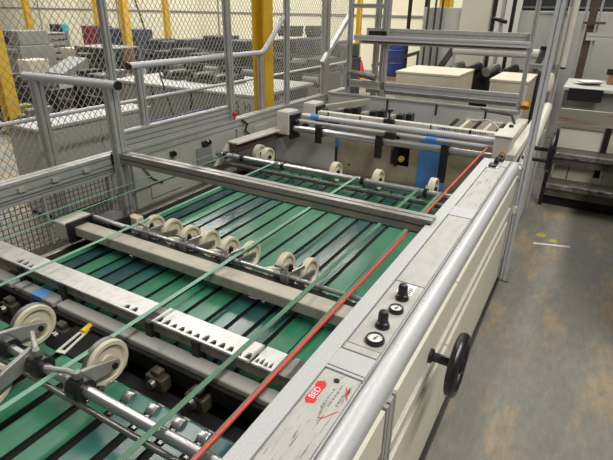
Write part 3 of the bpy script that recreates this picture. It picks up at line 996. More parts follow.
# white ruled bar
rb = thing('ruled_bar', 'white graduated bar with dark ticks across the far end of the machine', 'bar', (-1.55, 4.5, .975))
MB().box(-2.42, -.62, 4.46, 4.53, .975, 1.03).build('bar', M['housing'], rb, .006)
for k in range(5):
    x = -2.3 + k * .36
    MB().box(x, x + .012, 4.456, 4.47, .974, 1.031).build('joint', M['dark'], rb)
tk = MB()
tk.box(-1.15, -.70, 4.4590, 4.4600, 1.008, 1.011)
for k in range(22):
    x = -1.15 + k * .02
    tk.box(x, x + RND.uniform(.004, .012), 4.4590, 4.4640, 1.004, 1.024)
tk.build('scale_print', M['ink'], rb)
# black T handled clamp
tc = thing('clamp_stand', 'black clamp block with T shaped knob on the ruled bar', 'clamp', (-1.62, 4.43, 1.0))
MB().box(-1.67, -1.57, 4.41, 4.462, .965, 1.05).build('block', M['black'], tc, .006)
MB().box(-1.685, -1.555, 4.40, 4.455, .955, .975).build('foot', M['black'], tc, .004)
MB().lathe([(0, 0), (.010, 0), (.009, .035), (.016, .055), (.036, .075), (.032, .088), (0, .09)], (-1.62, 4.435, 1.05), (0, 0, 1), 18).build('knob', M['black'], tc)
# back plates, tan and blue, behind the brackets
bp = thing('back_plate', 'stained tan back plate with square opening under the far cross tubes', 'plate', (-1.65, 4.36, .35))
for a, b, c, d in ((-2.12, -1.55, .38, .97), (-1.55, -1.36, .38, .62), (-1.55, -1.36, .86, .97), (-1.36, -1.27, .38, .97), (-1.0, -.62, .38, .97)):
    MB().box(a, b, 4.36, 4.39, c, d).build('sheet', M['tanplate'], bp, .002)
MB().box(-1.27, -1.0, 4.355, 4.39, .38, .97).build('blue_sheet', M['blue'], bp, .002)
MB().box(-2.18, -2.11, 4.35, 4.36, .72, .90).build('blue_tape', M['blue'], bp)
MB().box(-1.55, -1.36, 4.45, 4.5, .6, .9).build('opening_back', M['pit'], bp)
MB().lathe([(0, 0), (.028, 0), (.03, .03), (.018, .045), (0, .047)], (-1.43, 4.36, .70), (0, -1, 0), 16).build('yellow_knob', M['yellowp'], bp)
MB().box(-1.50, -1.47, 4.33, 4.36, .62, .92).build('latch_bar', M['black'], bp)
for x, z in ((-2.0, .88), (-1.65, .88), (-1.98, .55), (-1.27, .85), (-.8, .88)):
    MB().lathe([(0, 0), (.010, 0), (.010, .006), (0, .007)], (x, 4.36, z), (0, -1, 0), 10).build('bolt', M['dark'], bp)
# grey left plate
gp = thing('deflector_sheet', 'grey folded deflector sheet at the left of the tan back plate', 'sheet', (-2.5, 4.1, .4))
MB().extr([(0, 0), (.72, 0), (.72, .42), (.62, .46), (0, .30)], (-2.86, 4.34, .42), (1, 0, 0), (0, 0, 1), .02).build('sheet', M['machpale'], gp, .003)
MB().loft([[V(x, 3.62, .55), V(x, 4.30, .46), V(x, 4.30, .48), V(x, 3.62, .57)] for x in (-2.86, -.66)]).build('floor_sheet', M['steel'], gp)
br = thing('tube_bracket', 'black bracket gripping the thick chrome tube at the left', 'bracket', (-2.24, 4.22, .75), 'black brackets on the thick chrome tube')


def bracket(x, t, zb):
    MB().box(x - .035, x + .035, 4.145, 4.165, zb, .945).build('plate', M['dark'], t, .004)
    MB().lathe([(.034, -.03), (.046, -.03), (.046, .03), (.034, .03)], (x, 4.20, .885), (1, 0, 0), 18, True).build('ring', M['dark'], t)


bracket(-2.24, br, .78)
for x_, zb_, lb_ in ((-1.60, .73, 'black bracket gripping the thick chrome tube in the middle, left of the square opening'), (-.985, .60, 'long black bracket gripping the thick chrome tube at the right, beside the big blue plate')):
    br = thing('tube_bracket', lb_, 'bracket', (x_, 4.22, .75), 'black brackets on the thick chrome tube')
    bracket(x_, br, zb_)
solo(MB().box(-1.56, -1.46, 4.18, 4.23, .918, .975), 'sensor_block', M['black'], (-1.51, 4.2, .918), 'small black sensor block on the thick chrome tube', 'sensor')
# far wheels
fw = thing('press_wheel_unit', 'beige wheel behind the chrome bar at the left, near the triangular white bracket', 'wheel unit', (-2.47, 3.60, .74), 'beige wheels behind the chrome bar')
w = MB().lathe(wheel_profile(.085, .05), (-2.47, 3.60, .74), (1, 0, 0), 36, True).build('wheel', M['beige'], fw)
MB().lathe([(0, -.03), (.016, -.03), (.016, .034), (0, .034)], (-2.47, 3.60, .74), (1, 0, 0), 14).build('axle', M['dark'], w)
MB().bar((-2.52, 3.60, .74), (-2.52, 3.72, .60), .02, .04).build('arm', M['housing'], fw, .004)
dup(fw, (-2.62, 3.68, .73), 'beige wheel leftmost behind the chrome bar, partly hidden by its neighbour')
dup(fw, (-1.75, 3.58, .725), 'beige wheel behind the chrome bar below the tan back plate')
dup(fw, (-1.36, 3.58, .725), 'beige wheel behind the chrome bar below the square opening')
dup(fw, (-.90, 3.58, .735), 'beige wheel behind the chrome bar at the right, below the big blue plate')
solo(MB().tube((-2.85, 3.66, .63), (-.62, 3.66, .63), .03, 14), 'cross_rod', M['iron'], (-1.7, 3.66, .63), 'dull thick cross rod behind the small beige wheels', 'rod')
# sloping side guide on the left
sg = thing('side_guide', 'pale topped brown side guide bar along the left wall carrying the white motor boxes', 'guide', (-2.78, 4.0, .8))
MB().bar((-2.80, 3.50, .845), (-2.72, 4.80, .85), .13, .018).build('top', M['housing'], sg, .003)
MB().bar((-2.80, 3.50, .79), (-2.74, 4.80, .795), .05, .09).build('body', M['brown'], sg, .003)
# white motor boxes at left
for x, y, z0, h, lab in ((-2.73, 4.24, .81, 1.05, 'white motor box with black terminals on the left side guide, nearer one'), (-2.66, 4.66, .86, 1.08, 'white motor box with black terminals on the left side guide, farther one')):
    t = thing('motor_box', lab, 'motor box', (x + .07, y, z0))
    MB().box(x, x + .15, y - .09, y + .11, z0, h).build('body', M['housing'], t, .012)
    MB().box(x + .14, x + .18, y - .08, y + .10, z0 - .04, h - .03).build('terminal_block', M['black'], t, .006)
    for z in (z0 + .02, z0 + .08, z0 + .14):
        MB().tube((x + .18, y - .03, z), (x + .22, y - .03, z), .025, 12).build('connector', M['black'], t)
        MB().box(x + .175, x + .19, y + .03, y + .09, z - .02, z + .02).build('contact', M['chrome'], t)
    MB().lathe([(0, 0), (.012, 0), (.012, .01), (0, .012)], (x + .11, y - .09, z0 + .02), (0, -1, 0), 12).build('orange_plug', M['orange'], t)
MB()
# wide far cross panel and rails
fp = thing('end_panel', 'wide pale end panel closing the far end of the machine bed', 'panel', (-1.65, 5.65, .5))
MB().box(-2.90, -.60, 5.63, 5.67, .45, .985).build('panel', M['machpale'], fp, .004)
MB().prof((-2.92, 5.66, 1.01), (-.62, 5.66, 1.01), .06, .05).build('top_profile', M['alum'], fp)
MB().box(-1.15, -.75, 5.60, 5.63, .72, .90).build('warm_strip', M['card'], fp, .004)
for x in (-2.1, -1.5, -.95):
    MB().box(x, x + .015, 5.615, 5.632, .9, 1.02).build('joint', M['dark'], fp)
dk = thing('sheet_feeder', 'low row of dark feeder parts in front of the far end panel', 'feeder', (-2.0, 5.3, .8))
for k in range(9):
    x = -2.62 + k * .11
    MB().box(x, x + .07, 5.28, 5.40, .78, .90 + .02 * (k % 3)).build('sucker_block', M['black'] if k % 3 else M['tan'], dk, .006)
for k in range(5):
    x = -1.25 + k * .12
    MB().bar((x, 5.2, .84), (x + .07, 5.38, .93), .035, .02).build('finger', M['card'] if k % 2 else M['dark'], dk, .003)
MB().box(-2.7, -.65, 5.25, 5.45, .70, .78).build('bar', M['dark'], dk)
MB().bar((-2.65, 4.85, .98), (-2.30, 5.55, 1.0), .05, .04).build('guide_arm', M['tan'], dk, .004)

# portal frame over the far end
pf = thing('portal_frame', 'silver portal frame with overhead double beam across the far end', 'frame', (-1.65, 6.05, 0))
for x in (-2.83, -2.33):
    MB().prof((x, 6.05, 0), (x, 6.05, 3.0), .05, .06, (0, 1, 0)).build('post', M['alum'], pf)
for x in (-2.56, -2.46):
    MB().prof((x, 6.3, 0), (x, 6.3, 3.0), .06, .07, (0, 1, 0)).build('post', M['alum'], pf)
MB().prof((-.67, 6.05, .5), (-.67, 6.05, 3.0), .045, .05, (0, 1, 0)).build('post', M['alum'], pf)
MB().prof((-2.72, 5.95, 1.68), (-.66, 5.95, 1.68), .07, .06).build('front_beam', M['tube'], pf)
MB().prof((-2.62, 6.12, 1.745), (-.66, 6.12, 1.745), .08, .09).build('rear_beam', M['alum'], pf)
MB().box(-2.62, -.70, 5.96, 6.0, 1.625, 1.65).build('wood_strip', M['wood'], pf)
MB().prof((-2.83, 6.35, 1.61), (-.67, 6.35, 1.61), .05, .05).build('lower_beam', M['alum'], pf)
MB().prof((-2.83, 6.05, 1.11), (-.67, 6.05, 1.11), .06, .09).build('deck_rail', M['alum'], pf)
MB().prof((-2.60, 6.15, 1.02), (-.67, 6.15, 1.02), .06, .05).build('deck_rail', M['tube'], pf)
MB().box(-2.55, -2.33, 5.98, 6.08, 1.71, 1.76).build('corner_joint', M['dark'], pf, .004)
MB().prof((-2.83, 6.05, 2.04), (-2.33, 6.05, 2.04), .05, .05).build('top_bar', M['alum'], pf)
MB().tube((-2.80, 6.0, 1.25), (-2.42, 6.0, 1.21), .03, 14, .045).build('horn', M['iron'], pf)
MB().tube((-.60, 6.0, 1.02), (-.60, 6.03, 1.06), .05, 14).build('orange_button', M['orange'], pf)
# posts and tubes near the far platform
ph = thing('safety_gate', 'narrow silver safety gate with shiny white tube and black caps beside the platform', 'gate', (-.35, 6.3, 0))
MB().prof((-.36, 6.15, .3), (-.36, 6.15, 3.0), .05, .06, (0, 1, 0)).build('post', M['alum'], ph)
MB().prof((-.44, 6.30, .3), (-.44, 6.30, 3.0), .05, .06, (0, 1, 0)).build('post', M['alum'], ph)
MB().tube((-.305, 5.95, 1.48), (-.305, 5.95, 2.15), .026, 16).build('tube', M['housing'], ph)
MB().tube((-.305, 5.95, 1.46), (-.305, 5.95, 1.48), .028, 16).build('end_cap', M['black'], ph)
MB().tube((-.36, 6.0, 1.5), (-.36, 6.0, 2.05), .018, 12).build('tube', M['housing'], ph)
for z in (1.45, 1.98):
    MB().prof((-.67, 6.2, z), (-.36, 6.2, z), .04, .05).build('cross_piece', M['alum'], ph)
MB().lathe([(0, 0), (.03, .01), (.045, .06), (.045, .14), (.03, .19), (0, .2)], (-.40, 5.9, 1.22), (0, .1, 1), 18).build('grip', M['card'], ph)
MB().box(-.58, -.47, 6.19, 6.21, 1.62, 1.66).build('hinge_plate', M['black'], ph)

# ================================================================== platform and steps on the right
pl = thing('platform_steps', 'steel access steps with bright worn nosings leading up from the aisle', 'steps', (.5, 6.0, 0))
for y0, y1, z in ((5.78, 6.06, .26), (6.05, 6.36, .55)):
    MB().box(-.22, 1.6, y0 + .02, y1, z - .02, z - .002).build('tread', M['treaddark'], pl)
    MB().box(-.22, 1.6, y0, y0 + .045, z - .055, z).build('nosing', M['step'], pl, .004)
    MB().box(-.22, 1.6, y0 + .02, y0 + .045, z - .14, z - .055).build('apron', M['treaddark'], pl)
MB().box(-.24, -.20, 5.78, 6.36, 0, .62).build('stringer', M['dark'], pl)
MB().box(-.2, 1.6, 5.86, 5.88, 0, .12).build('under_step_shade', M['dark'], pl)  # dark panel painting the black shadow below the first step
for y in (6.06, 6.36):
    pass
MB().box(-.2, 1.6, 6.36, 6.37, .55, .80).build('riser', M['cream'], pl)
for x in (.28, .62):
    MB().box(x - .03, x + .03, 6.33, 6.36, .25, .83).build('leg', M['dark'], pl)
cbx = thing('storage_carton', 'cream storage box standing behind the access steps', 'box', (.05, 6.25, 0))
MB().box(-.17, .235, 6.16, 6.32, .0, .48).build('body', M['card'], cbx, .004)
cbx2 = thing('storage_carton', 'cream storage box behind the steps, right of the dark leg', 'box', (.5, 6.25, 0))
MB().box(.33, .59, 6.16, 6.32, 0, .48).build('body', M['card'], cbx2, .004)
for t, x in ((cbx, -.02), (cbx2, .46)):
    MB().box(x - .006, x + .006, 6.155, 6.162, .0, .48).build('seam', M['brown'], t)
pt = thing('raised_platform', 'raised grey steel platform with a rusty front edge above the steps', 'platform', (.6, 7.1, 0))
MB().box(-.25, 2.2, 6.37, 8.4, .78, .83).build('deck', M['machlight'], pt)
MB().box(-.25, 2.2, 6.345, 6.375, .785, .835).build('edge', M['rusty'], pt)
MB().box(-.25, 2.2, 6.38, 6.44, .83, .99).build('kick_board', M['rusty'], pt)
for x in (.4, 1.6):
    MB().box(x - .04, x + .04, 6.45, 6.53, 0, .78).build('leg', M['dark'], pt)
ms = thing('platform_table', 'grey flat steel table with a black front pocket standing on the platform', 'table', (.4, 7.3, .83))
MB().box(-.30, 2.0, 6.9, 7.9, 1.13, 1.17).build('top', M['machpale'], ms, .006)
MB().box(-.23, .14, 6.86, 6.90, 1.02, 1.165).build('black_pocket', M['black'], ms)
MB().box(-.28, 1.95, 7.0, 7.05, .83, 1.13).build('front', M['machlight'], ms)
pp = thing('paper_stack', 'crumpled pile of white papers on the platform table', 'papers', (-.08, 7.35, 1.17))
c = V(-.08, 7.35, 1.17)
for k in range(4):
    a = RND.uniform(-.5, .5)
    q = MB().bar(c + V(-.14 + .03 * k, -.05 * k, .012 * k + .008), c + V(.16, .05 - .03 * k, .012 * k + .014), .2, .006, (a * .3, 0, 1))
    q.build('sheet', M['white'] if k % 2 else M['card'], pp)
pp.location = (c.x, c.y, c.z)
for ch in pp.children:
    ch.location -= V(0, 0, 0)
bx = thing('wooden_tray', 'brown wooden tray with dark frame on the platform table at the right edge', 'tray', (.45, 7.6, 1.17))
MB().box(.16, .8, 7.45, 7.8, 1.17, 1.30).build('tray', M['wood'], bx, .004)
MB().box(.13, .83, 7.44, 7.46, 1.29, 1.36).build('frame', M['dark'], bx)
hbm = atY(575, 52, 7.0)
sr = thing('safety_rail', 'pale grey horizontal rail on dark standards above the platform', 'rail', (.5, 8.3, .83))
MB().prof((-.22, 8.3, 1.70), (2.2, 8.3, 1.70), .05, .10).build('rail', M['machpale'], sr)
for x, w in ((-.15, .10),):
    MB().box(x - w, x, 8.35, 8.45, .83, 3.2).build('standard', M['brown'], sr)
    MB().box(x + .02, x + .05, 8.35, 8.45, .83, 3.2).build('standard', M['alum'], sr)
    MB().box(x - w - .06, x - w - .02, 8.35, 8.45, .83, 3.2).build('standard', M['alum'], sr)
MB().box(-.30, -.02, 8.25, 8.30, 1.86, 1.89).build('tie', M['brown'], sr)

# large pale press body behind right
pb = thing('printing_machine', 'large pale grey press housing with dark louvre band filling the background right', 'press', (.5, 9.6, 0))
MB().box(-1.30, 2.6, 9.4, 11.5, 0, 2.02).build('front_panel', M['machpale'], pb, .01)
MB().box(-1.30, 2.6, 9.5, 11.5, 2.02, 3.2).build('louvre_band', M['machgrey'], pb)
for k in range(5):
    MB().box(-1.28, 2.6, 9.46, 9.5, 2.06 + .2 * k, 2.09 + .2 * k).build('louvre', M['iron'], pb)
MB().box(-2.25, -1.75, 9.3, 9.6, .6, 3.2).build('cream_door', M['cream'], pb, .006)
MB().box(-2.95, -2.25, 9.4, 9.7, .6, 2.05).build('grey_door', M['machpale'], pb, .006)
for x in (-2.85, -2.72, -2.6):
    MB().tube((x, 9.35, .6), (x, 9.35, 3.2), .02, 8).build('conduit', M['machgrey'], pb)
for x in (-1.72, -1.58, -1.42):
    MB().box(x, x + .05, 9.25, 9.35, .9, 3.2).build('upright', M['dark'] if x != -1.58 else M['alum'], pb)
MB().path([(-1.70, 9.2, 1.9), (-1.45, 9.2, 1.84)], .03, 8).build('latch', M['dark'], pb)
MB().path([(-1.70, 9.2, 1.66), (-1.6, 9.2, 1.62), (-1.45, 9.2, 1.63)], .03, 8).build('latch', M['dark'], pb)
rng = thing('roller_unit', 'black roller unit between the two cream wrapped pallets', 'roller unit', (-1.8, 8.6, 0))
MB().box(-2.2, -.75, 8.6, 9.1, .0, 1.12).build('body', M['dark'], rng, .01)
for k in range(5):
    x = -2.05 + .28 * k
    MB().tube((x, 8.3, 1.12), (x + .1, 8.6, 1.18), .07, 12).build('roller', M['black'] if k % 2 else M['iron'], rng)
MB().bar((-2.3, 8.5, 1.1), (-2.05, 8.5, 1.52), .12, .08).build('side_arm', M['machgrey'], rng)
MB().bar((-.85, 8.5, 1.1), (-.72, 8.5, 1.5), .12, .08).build('side_arm', M['machgrey'], rng)
MB().tube((-2.1, 8.5, 1.42), (-.8, 8.5, 1.42), .07, 14).build('roller', M['machpale'], rng)
# cream wrapped pallets
for x0, x1, y0, y1, z, sk_, lab in ((-2.58, -1.66, 7.2, 8.2, 1.17, .0, 'cream wrapped pallet load under the overhead beam, left one'),
                                   (-1.22, -.74, 7.2, 8.2, 1.16, .0, 'cream wrapped pallet load under the overhead beam, right one by the post')):
    t = thing('pallet_load', lab, 'pallet load', ((x0 + x1) / 2, (y0 + y1) / 2, 0))
    MB().box(x0, x1, y0, y1, .14, z).build('wrapped_stack', M['card'], t, .012)
    MB().box(x0 - .01, x1 + .01, y0 - .01, y1, z - .03, z + .004).build('lid', M['card'], t, .006)
    for k in range(3):
        MB().box(x0 + (x1 - x0 - .1) * k / 2, x0 + (x1 - x0 - .1) * k / 2 + .1, y0, y1, .02, .14).build('pallet_runner', M['wood'], t)
    MB().box(x0, x1, y0, y1, 0, .02).build('pallet_base', M['wood'], t)

# ================================================================== background left
def column(px, ptop, Y, w, lab, group='yellow building columns'):
    c = atY(px, ptop, Y)
    t = thing('building_column', lab, 'column', (c.x, Y, 0), group)
    mb = MB()
    h = 7
    mb.box(c.x - w / 2, c.x - w / 2 + .025, Y - w / 2, Y + w / 2, 0, h)
    mb.box(c.x + w / 2 - .025, c.x + w / 2, Y - w / 2, Y + w / 2, 0, h)
    mb.box(c.x - w / 2 + .025, c.x + w / 2 - .025, Y - .012, Y + .012, 0, h)
    mb.build('steel_section', M['yellow'], t)
    MB().box(c.x - w * .8, c.x + w * .8, Y - w * .8, Y + w * .8, 0, .03).build('base_plate', M['iron'], t)


column(263, 50, 5.0, .175, 'thick yellow steel column close behind the bent handrail')
column(27.5, 15, 14.5, .26, 'yellow column above the slatted stack at the far left')
column(4, 80, 4.6, .20, 'nearest yellow column at the left edge behind the fence')
column(96, 10, 16.2, .22, 'dark yellow column right of the maroon cabinet, behind the tall fence post')
column(125, 20, 11.5, .22, 'yellow column left of the dark row of machines, above the brown board')
column(166, 15, 15.5, .20, 'thin yellow column rising behind the slate plate racks')
column(358, 40, 15.0, .14, 'yellow column seen inside the narrow portal bay beside the orange cone')
column(442, 40, 14.0, .30, 'yellow column right of the blue barrel behind the overhead beam')


def unit(name, lab, cat, x0, x1, ytop, Y, dep, m, kind, group=None, zb=0, ztop=None):
    a, b = atY(x0, ytop, Y), atY(x1, ytop, Y)
    xa, xb, z = a.x, b.x, (ztop if ztop else (a.z + b.z) / 2)
    t = thing(name, lab, cat, ((xa + xb) / 2, Y + dep / 2, zb), group)
    W = xb - xa
    if kind == 'rack':      # layered plates in an open frame
        n_ = 6
        hh = (z - zb - .1) / n_
        for k in range(n_):
            MB().box(xa + .03, xb - .03, Y + .03, Y + dep, zb + .1 + hh * k, zb + .1 + hh * (k + .62)).build('shelf_load', m, t, .01)
        for x in (xa, xb - .06):
            MB().box(x, x + .06, Y, Y + .06, zb, z).build('upright', M['machlight'], t)
            MB().box(x, x + .06, Y + dep - .06, Y + dep, zb, z).build('upright', M['machlight'], t)
        MB().box(xa, xb, Y, Y + dep, zb, zb + .1).build('base', M['dark'], t)
        MB().box(xa, xb, Y, Y + dep, z - .04, z).build('top', M['machlight'], t, .01)
    elif kind == 'press':
        MB().box(xa, xb, Y, Y + dep, zb, zb + (z - zb) * .72).build('body', m, t, .02)
        n_ = max(2, int(W / .55))
        for k in range(n_):
            u = xa + W * (k + .12) / n_
            v = xa + W * (k + .88) / n_
            MB().box(u, v, Y + .06, Y + dep - .06, zb + (z - zb) * .72, z - RND.uniform(0, .10)).build('tower', M['machgrey'] if k % 3 == 0 else m, t, .03)
            MB().tube((u, Y - .02, zb + (z - zb) * .62), (v, Y - .02, zb + (z - zb) * .62), .07, 12).build('roller', M['machlight'] if k % 2 else M['dark'], t)
            MB().box(u, v, Y - .012, Y, zb + (z - zb) * .12, zb + (z - zb) * .48).build('guard_door', M['machlight'] if k % 3 == 1 else M['machgrey'], t, .006)
    elif kind == 'cabinet':
        MB().box(xa, xb, Y, Y + dep, zb + .06, z).build('carcass', m, t, .012)
        MB().box(xa + .03, xb - .03, Y + .03, Y + dep, zb, zb + .06).build('plinth', M['dark'], t)
        n_ = max(1, int(W / .7))
        for k in range(n_):
            u, v = xa + W * k / n_ + .02, xa + W * (k + 1) / n_ - .02
            d = MB().box(u, v, Y - .015, Y, zb + .1, z - .05).build('door', m, t, .006)
            MB().box(v - .08, v - .05, Y - .04, Y - .015, zb + (z - zb) * .5, zb + (z - zb) * .6).build('handle', M['steel'], d)
    elif kind == 'table':
        MB().box(xa, xb, Y, Y + dep, z - .06, z).build('top', M['machgrey'], t, .01)
        for k in range(4):
            u = xa + W * (.08 + .23 * k)
            MB().box(u, u + W * RND.uniform(.1, .18), Y + .08, Y + dep * RND.uniform(.4, .8), z, z + RND.uniform(.05, .22)).build('heaped_part', [M['dark'], m, M['machlight'], M['iron']][k], t, .02)
        for x in (xa, xb - .08):
            for y in (Y + .02, Y + dep - .1):
                MB().box(x, x + .08, y, y + .08, zb, z - .06).build('leg', M['dark'], t)
        MB().box(xa + .1, xb - .1, Y + .12, Y + dep - .1, zb + (z - zb) * .3, zb + (z - zb) * .55).build('shelf_load', m, t, .02)
        MB().box(xa + .05, xb - .05, Y + .05, Y + .10, zb + (z - zb) * .6, z - .06).build('front_apron', m, t)
    elif kind == 'console':
        MB().box(xa, xb, Y, Y + dep, zb, zb + (z - zb) * .62).build('pedestal', M['machgrey'], t, .02)
        MB().extr([(0, 0), (dep, .0), (dep, (z - zb) * .4), (0, .06)], (xb, Y, zb + (z - zb) * .6), (0, 1, 0), (0, 0, 1), -W).build('sloping_desk', m, t, .01)
        for k in range(4):
            x = xa + W * (.15 + .2 * k)
            MB().box(x, x + W * .1, Y - .02, Y, zb + (z - zb) * .45, zb + (z - zb) * .55).build('button', M['dark'], t)
    return t


# long low grey conveyor cabinet behind the fence
lc = thing('low_cabinet', 'low grey cabinet with pale top behind the fence, seen through the nearest handrail', 'cabinet', (-4.6, 3.2, 0))
MB().box(-4.85, -4.37, 2.60, 3.95, .06, .92).build('carcass', M['machpale'], lc, .01)
MB().box(-4.88, -4.34, 2.57, 3.98, .92, .955).build('top', M['machpale'], lc, .008)
for k in range(2):
    y = 2.63 + k * .66
    MB().box(-4.372, -4.355, y, y + .63, .1, .89).build('door', M['machpale'], lc, .006)
MB().box(-4.82, -4.40, 2.63, 3.92, 0, .06).build('plinth', M['dark'], lc)
TA, TB = atZ(150, 80, .9), atZ(300, 101, .9)
TY = min(TA.y, TB.y)
lt = thing('layout_table', 'long pale topped work table with grey front panel behind the second handrail', 'table', ((TA.x + TB.x) / 2, TY + .6, 0))
MB().box(TA.x - .6, -3.95, TY, TY + 1.6, .86, .90).build('top', M['machpale'], lt, .008)
MB().box(TA.x - .5, -3.97, TY + .02, TY + .12, .12, .86).build('front_panel', M['machlight'], lt, .004)
for x in (TA.x - .5, -6.0, -4.08):
    for y in (TY + .12, TY + 1.45):
        MB().box(x, x + .08, y, y + .08, 0, .86).build('leg', M['iron'], lt)
for k in range(3):
    x = TA.x + .3 + k * .8
    MB().path([(x, TY + .03, .86), (x + .03, TY, .74), (x - .02, TY + .02, .6)], .015, 8).build('hanging_cable', M['dark'], lt)
sp = MB().box(-4.37, -4.0, TY + .008, TY + .02, .62, .85).build('sign_plate', M['machpale'], lt)
text('S', .14, (-4.33, TY + .007, .70), (1, 0, 0), (0, 0, 1), M['ink'], 'sign_lettering', sp)
text('30', .14, (-4.20, TY + .007, .68), (1, 0, 0), (0, 0, 1), M['brown'], 'sign_lettering', sp)
pa, pb_ = atY(135, 0, 4.75), atY(174, 117, 4.75)
dp = (pb_ - pa).normalized()
p0_ = pb_ + dp * ((pb_.z - .75) / -dp.z) if dp.z < 0 else pb_
solo(MB().tube(pa - dp * 1.2, pb_ + dp * .05, .011, 10), 'leaning_rod', M['black'], tuple(pb_), 'thin black rod leaning out of the blue crate behind the fence', 'rod')
for k, (px, nm) in enumerate(((168, 'left one on the pale work table'), (212, 'by the tall fence post on the pale work table'), (243, 'left of the yellow column on the pale work table'))):
    c = atZ(px, 80, .9)
    y = TY + .5
    x = c.x
    t = thing('tool_tray', 'dark steel tray of machine parts, ' + nm, 'tray', (x, y + .25, .90), 'parts trays on the pale work table')
    MB().box(x - .22, x + .22, y, y + .5, .90, .95).build('tray', M['machgrey'], t, .01)
    for j in range(4):
        q = x - .17 + .11 * j
        MB().tube((q, y + .05, .99), (q, y + .45, .99), .045, 10).build('roller_part', M['machlight'] if j == 1 else M['dark'], t)
# blue strips between fence and cabinet
for y0, y1, nm in ((4.05, 4.75, 'right behind the low grey cabinet'), (4.8, 5.5, 'before the pale work table')):
    t = thing('plastic_crate', 'blue plastic crate on the floor ' + nm, 'crate', (-4.5, (y0 + y1) / 2, 0))
    MB().box(-4.75, -4.25, y0, y1, 0, .06).build('base', M['bluep'], t)
    for a, b, c, d in ((-4.75, -4.71, y0, y1), (-4.29, -4.25, y0, y1), (-4.71, -4.29, y0, y0 + .04), (-4.71, -4.29, y1 - .04, y1)):
        MB().box(a, b, c, d, .06, .68).build('side', M['bluep'], t, .01)
    n_ = int((y1 - y0) / .18)
    for j in range(n_):
        y = y0 + .1 + j * .18
        MB().box(-4.69, -4.31, y, y + .06, .06, .62).build('divider', M['navy'], t)

unit('plate_rack', 'slate plate rack unit, first of the dark row right of the brown board', 'rack', 142, 186, 38, 10.4, .9, M['machblue'], 'press', 'slate machine row below the cream wall')
unit('plate_rack', 'slate plate rack unit directly behind the tall fence post, second of the dark row', 'rack', 198, 248, 36, 10.4, .9, M['machblue'], 'press', 'slate machine row below the cream wall')
unit('plate_rack', 'slate plate rack unit right of the thick yellow column, third of the dark row', 'rack', 268, 316, 37, 10.4, .9, M['machblue'], 'press', 'slate machine row below the cream wall')
unit('plate_rack', 'dark machine unit at the right end of the slate row beside the brace bar', 'rack', 328, 346, 41, 10.4, .9, M['machgrey'], 'press')
unit('printing_press', 'dark lower press body in front of the slate row, with pale rollers', 'press', 150, 262, 50, 9.2, .7, M['machgrey'], 'press')
unit('folding_machine', 'dark grey layered machine left of the tall fence post', 'machine', 74, 112, 47, 8.6, .9, M['machgrey'], 'rack')
unit('metal_cabinet', 'maroon cabinet standing before the cream wall', 'cabinet', 81, 95, 26, 13.5, .8, M['maroon'], 'cabinet')
unit('metal_cabinet', 'navy cabinet right of the maroon one, behind the tall fence post', 'cabinet', 97, 135, 29, 13.0, .8, M['navy'], 'cabinet')
unit('slatted_stack', 'pale grey slatted pallet stack below the leftmost far column', 'stack', 24, 38, 33, 9.5, 1.0, M['machlight'], 'rack')
unit('display_screen', 'dark rack with pale frame left of the far door', 'rack', 41, 56, 35, 11.2, .5, M['dark'], 'rack')
unit('control_console', 'light grey sloping control console in front of the far rack', 'console', 42, 60, 59, 7.0, .7, M['machlight'], 'console')
unit('feeder_unit', 'cream and grey feeder unit at the far left edge', 'machine', -10, 16, 30, 8.0, 1.0, M['machlight'], 'press')
unit('work_table', 'cluttered dark work table behind the nearest handrail', 'table', -4, 50, 86, 5.5, .7, M['brown'], 'table')
unit('work_table', 'grey work table under the nearest handrail, beside the control console', 'table', 70, 112, 78, 5.9, .8, M['machgrey'], 'table')
unit('storage_bin', 'yellow green storage bin low on the left behind the fence', 'bin', -10, 30, 118, 4.55, .7, mat('olive_bin', (.20, .18, .04), .5), 'table')
unit('wooden_board', 'brown upright board leaning beside the navy cabinet', 'board', 122, 132, 48, 8.3, .06, M['wood'], 'cabinet')
unit('beige_bin', 'beige waste bin between the consoles at left', 'bin', 17, 28, 60, 6.9, .5, M['card'], 'cabinet')
unit('beige_bin', 'beige machine cover right of the far door', 'cover', 60, 76, 48, 9.0, .8, M['beige'], 'cabinet')
zr = (atY(268, 37, 10.4).z + atY(316, 37, 10.4).z) / 2
for x0, x1, nm in ((276, 295, 'left one'), (305, 314, 'right one')):
    unit('monitor_box', 'small grey box on top of the slate row, ' + nm, 'box', x0, x1, 26, 10.5, .4, M['machgrey'], 'cabinet', None, zb=zr)
unit('test_machine', 'dark machine with pale parts behind the bent handrail', 'machine', 283, 322, 58, 9.0, .9, M['machgrey'], 'press')
# cyan sign on the far wall
s0 = atY(61.5, 24, 16.93)
s1 = atY(68, 33, 16.93)
cs = MB()
cs.extr([(.0, .15), (.15, 0), (.85, 0), (1, .15), (1, .85), (.85, 1), (.15, 1), (0, .85)], (0, 0, 0), (1, 0, 0), (0, 0, 1), .0)
cs = MB()
W, H_ = s1.x - s0.x, s0.z - s1.z
cs.extr([(W * a, H_ * b) for a, b in ((.0, .2), (.2, 0), (.8, 0), (1, .2), (1, .8), (.8, 1), (.2, 1), (0, .8))], (s0.x, 16.97, s1.z), (1, 0, 0), (0, 0, 1), .03)
solo(cs, 'wall_sign', M['cyan'], ((s0.x + s1.x) / 2, 16.95, s1.z), 'cyan sign on the far wall right of the dark door', 'sign')
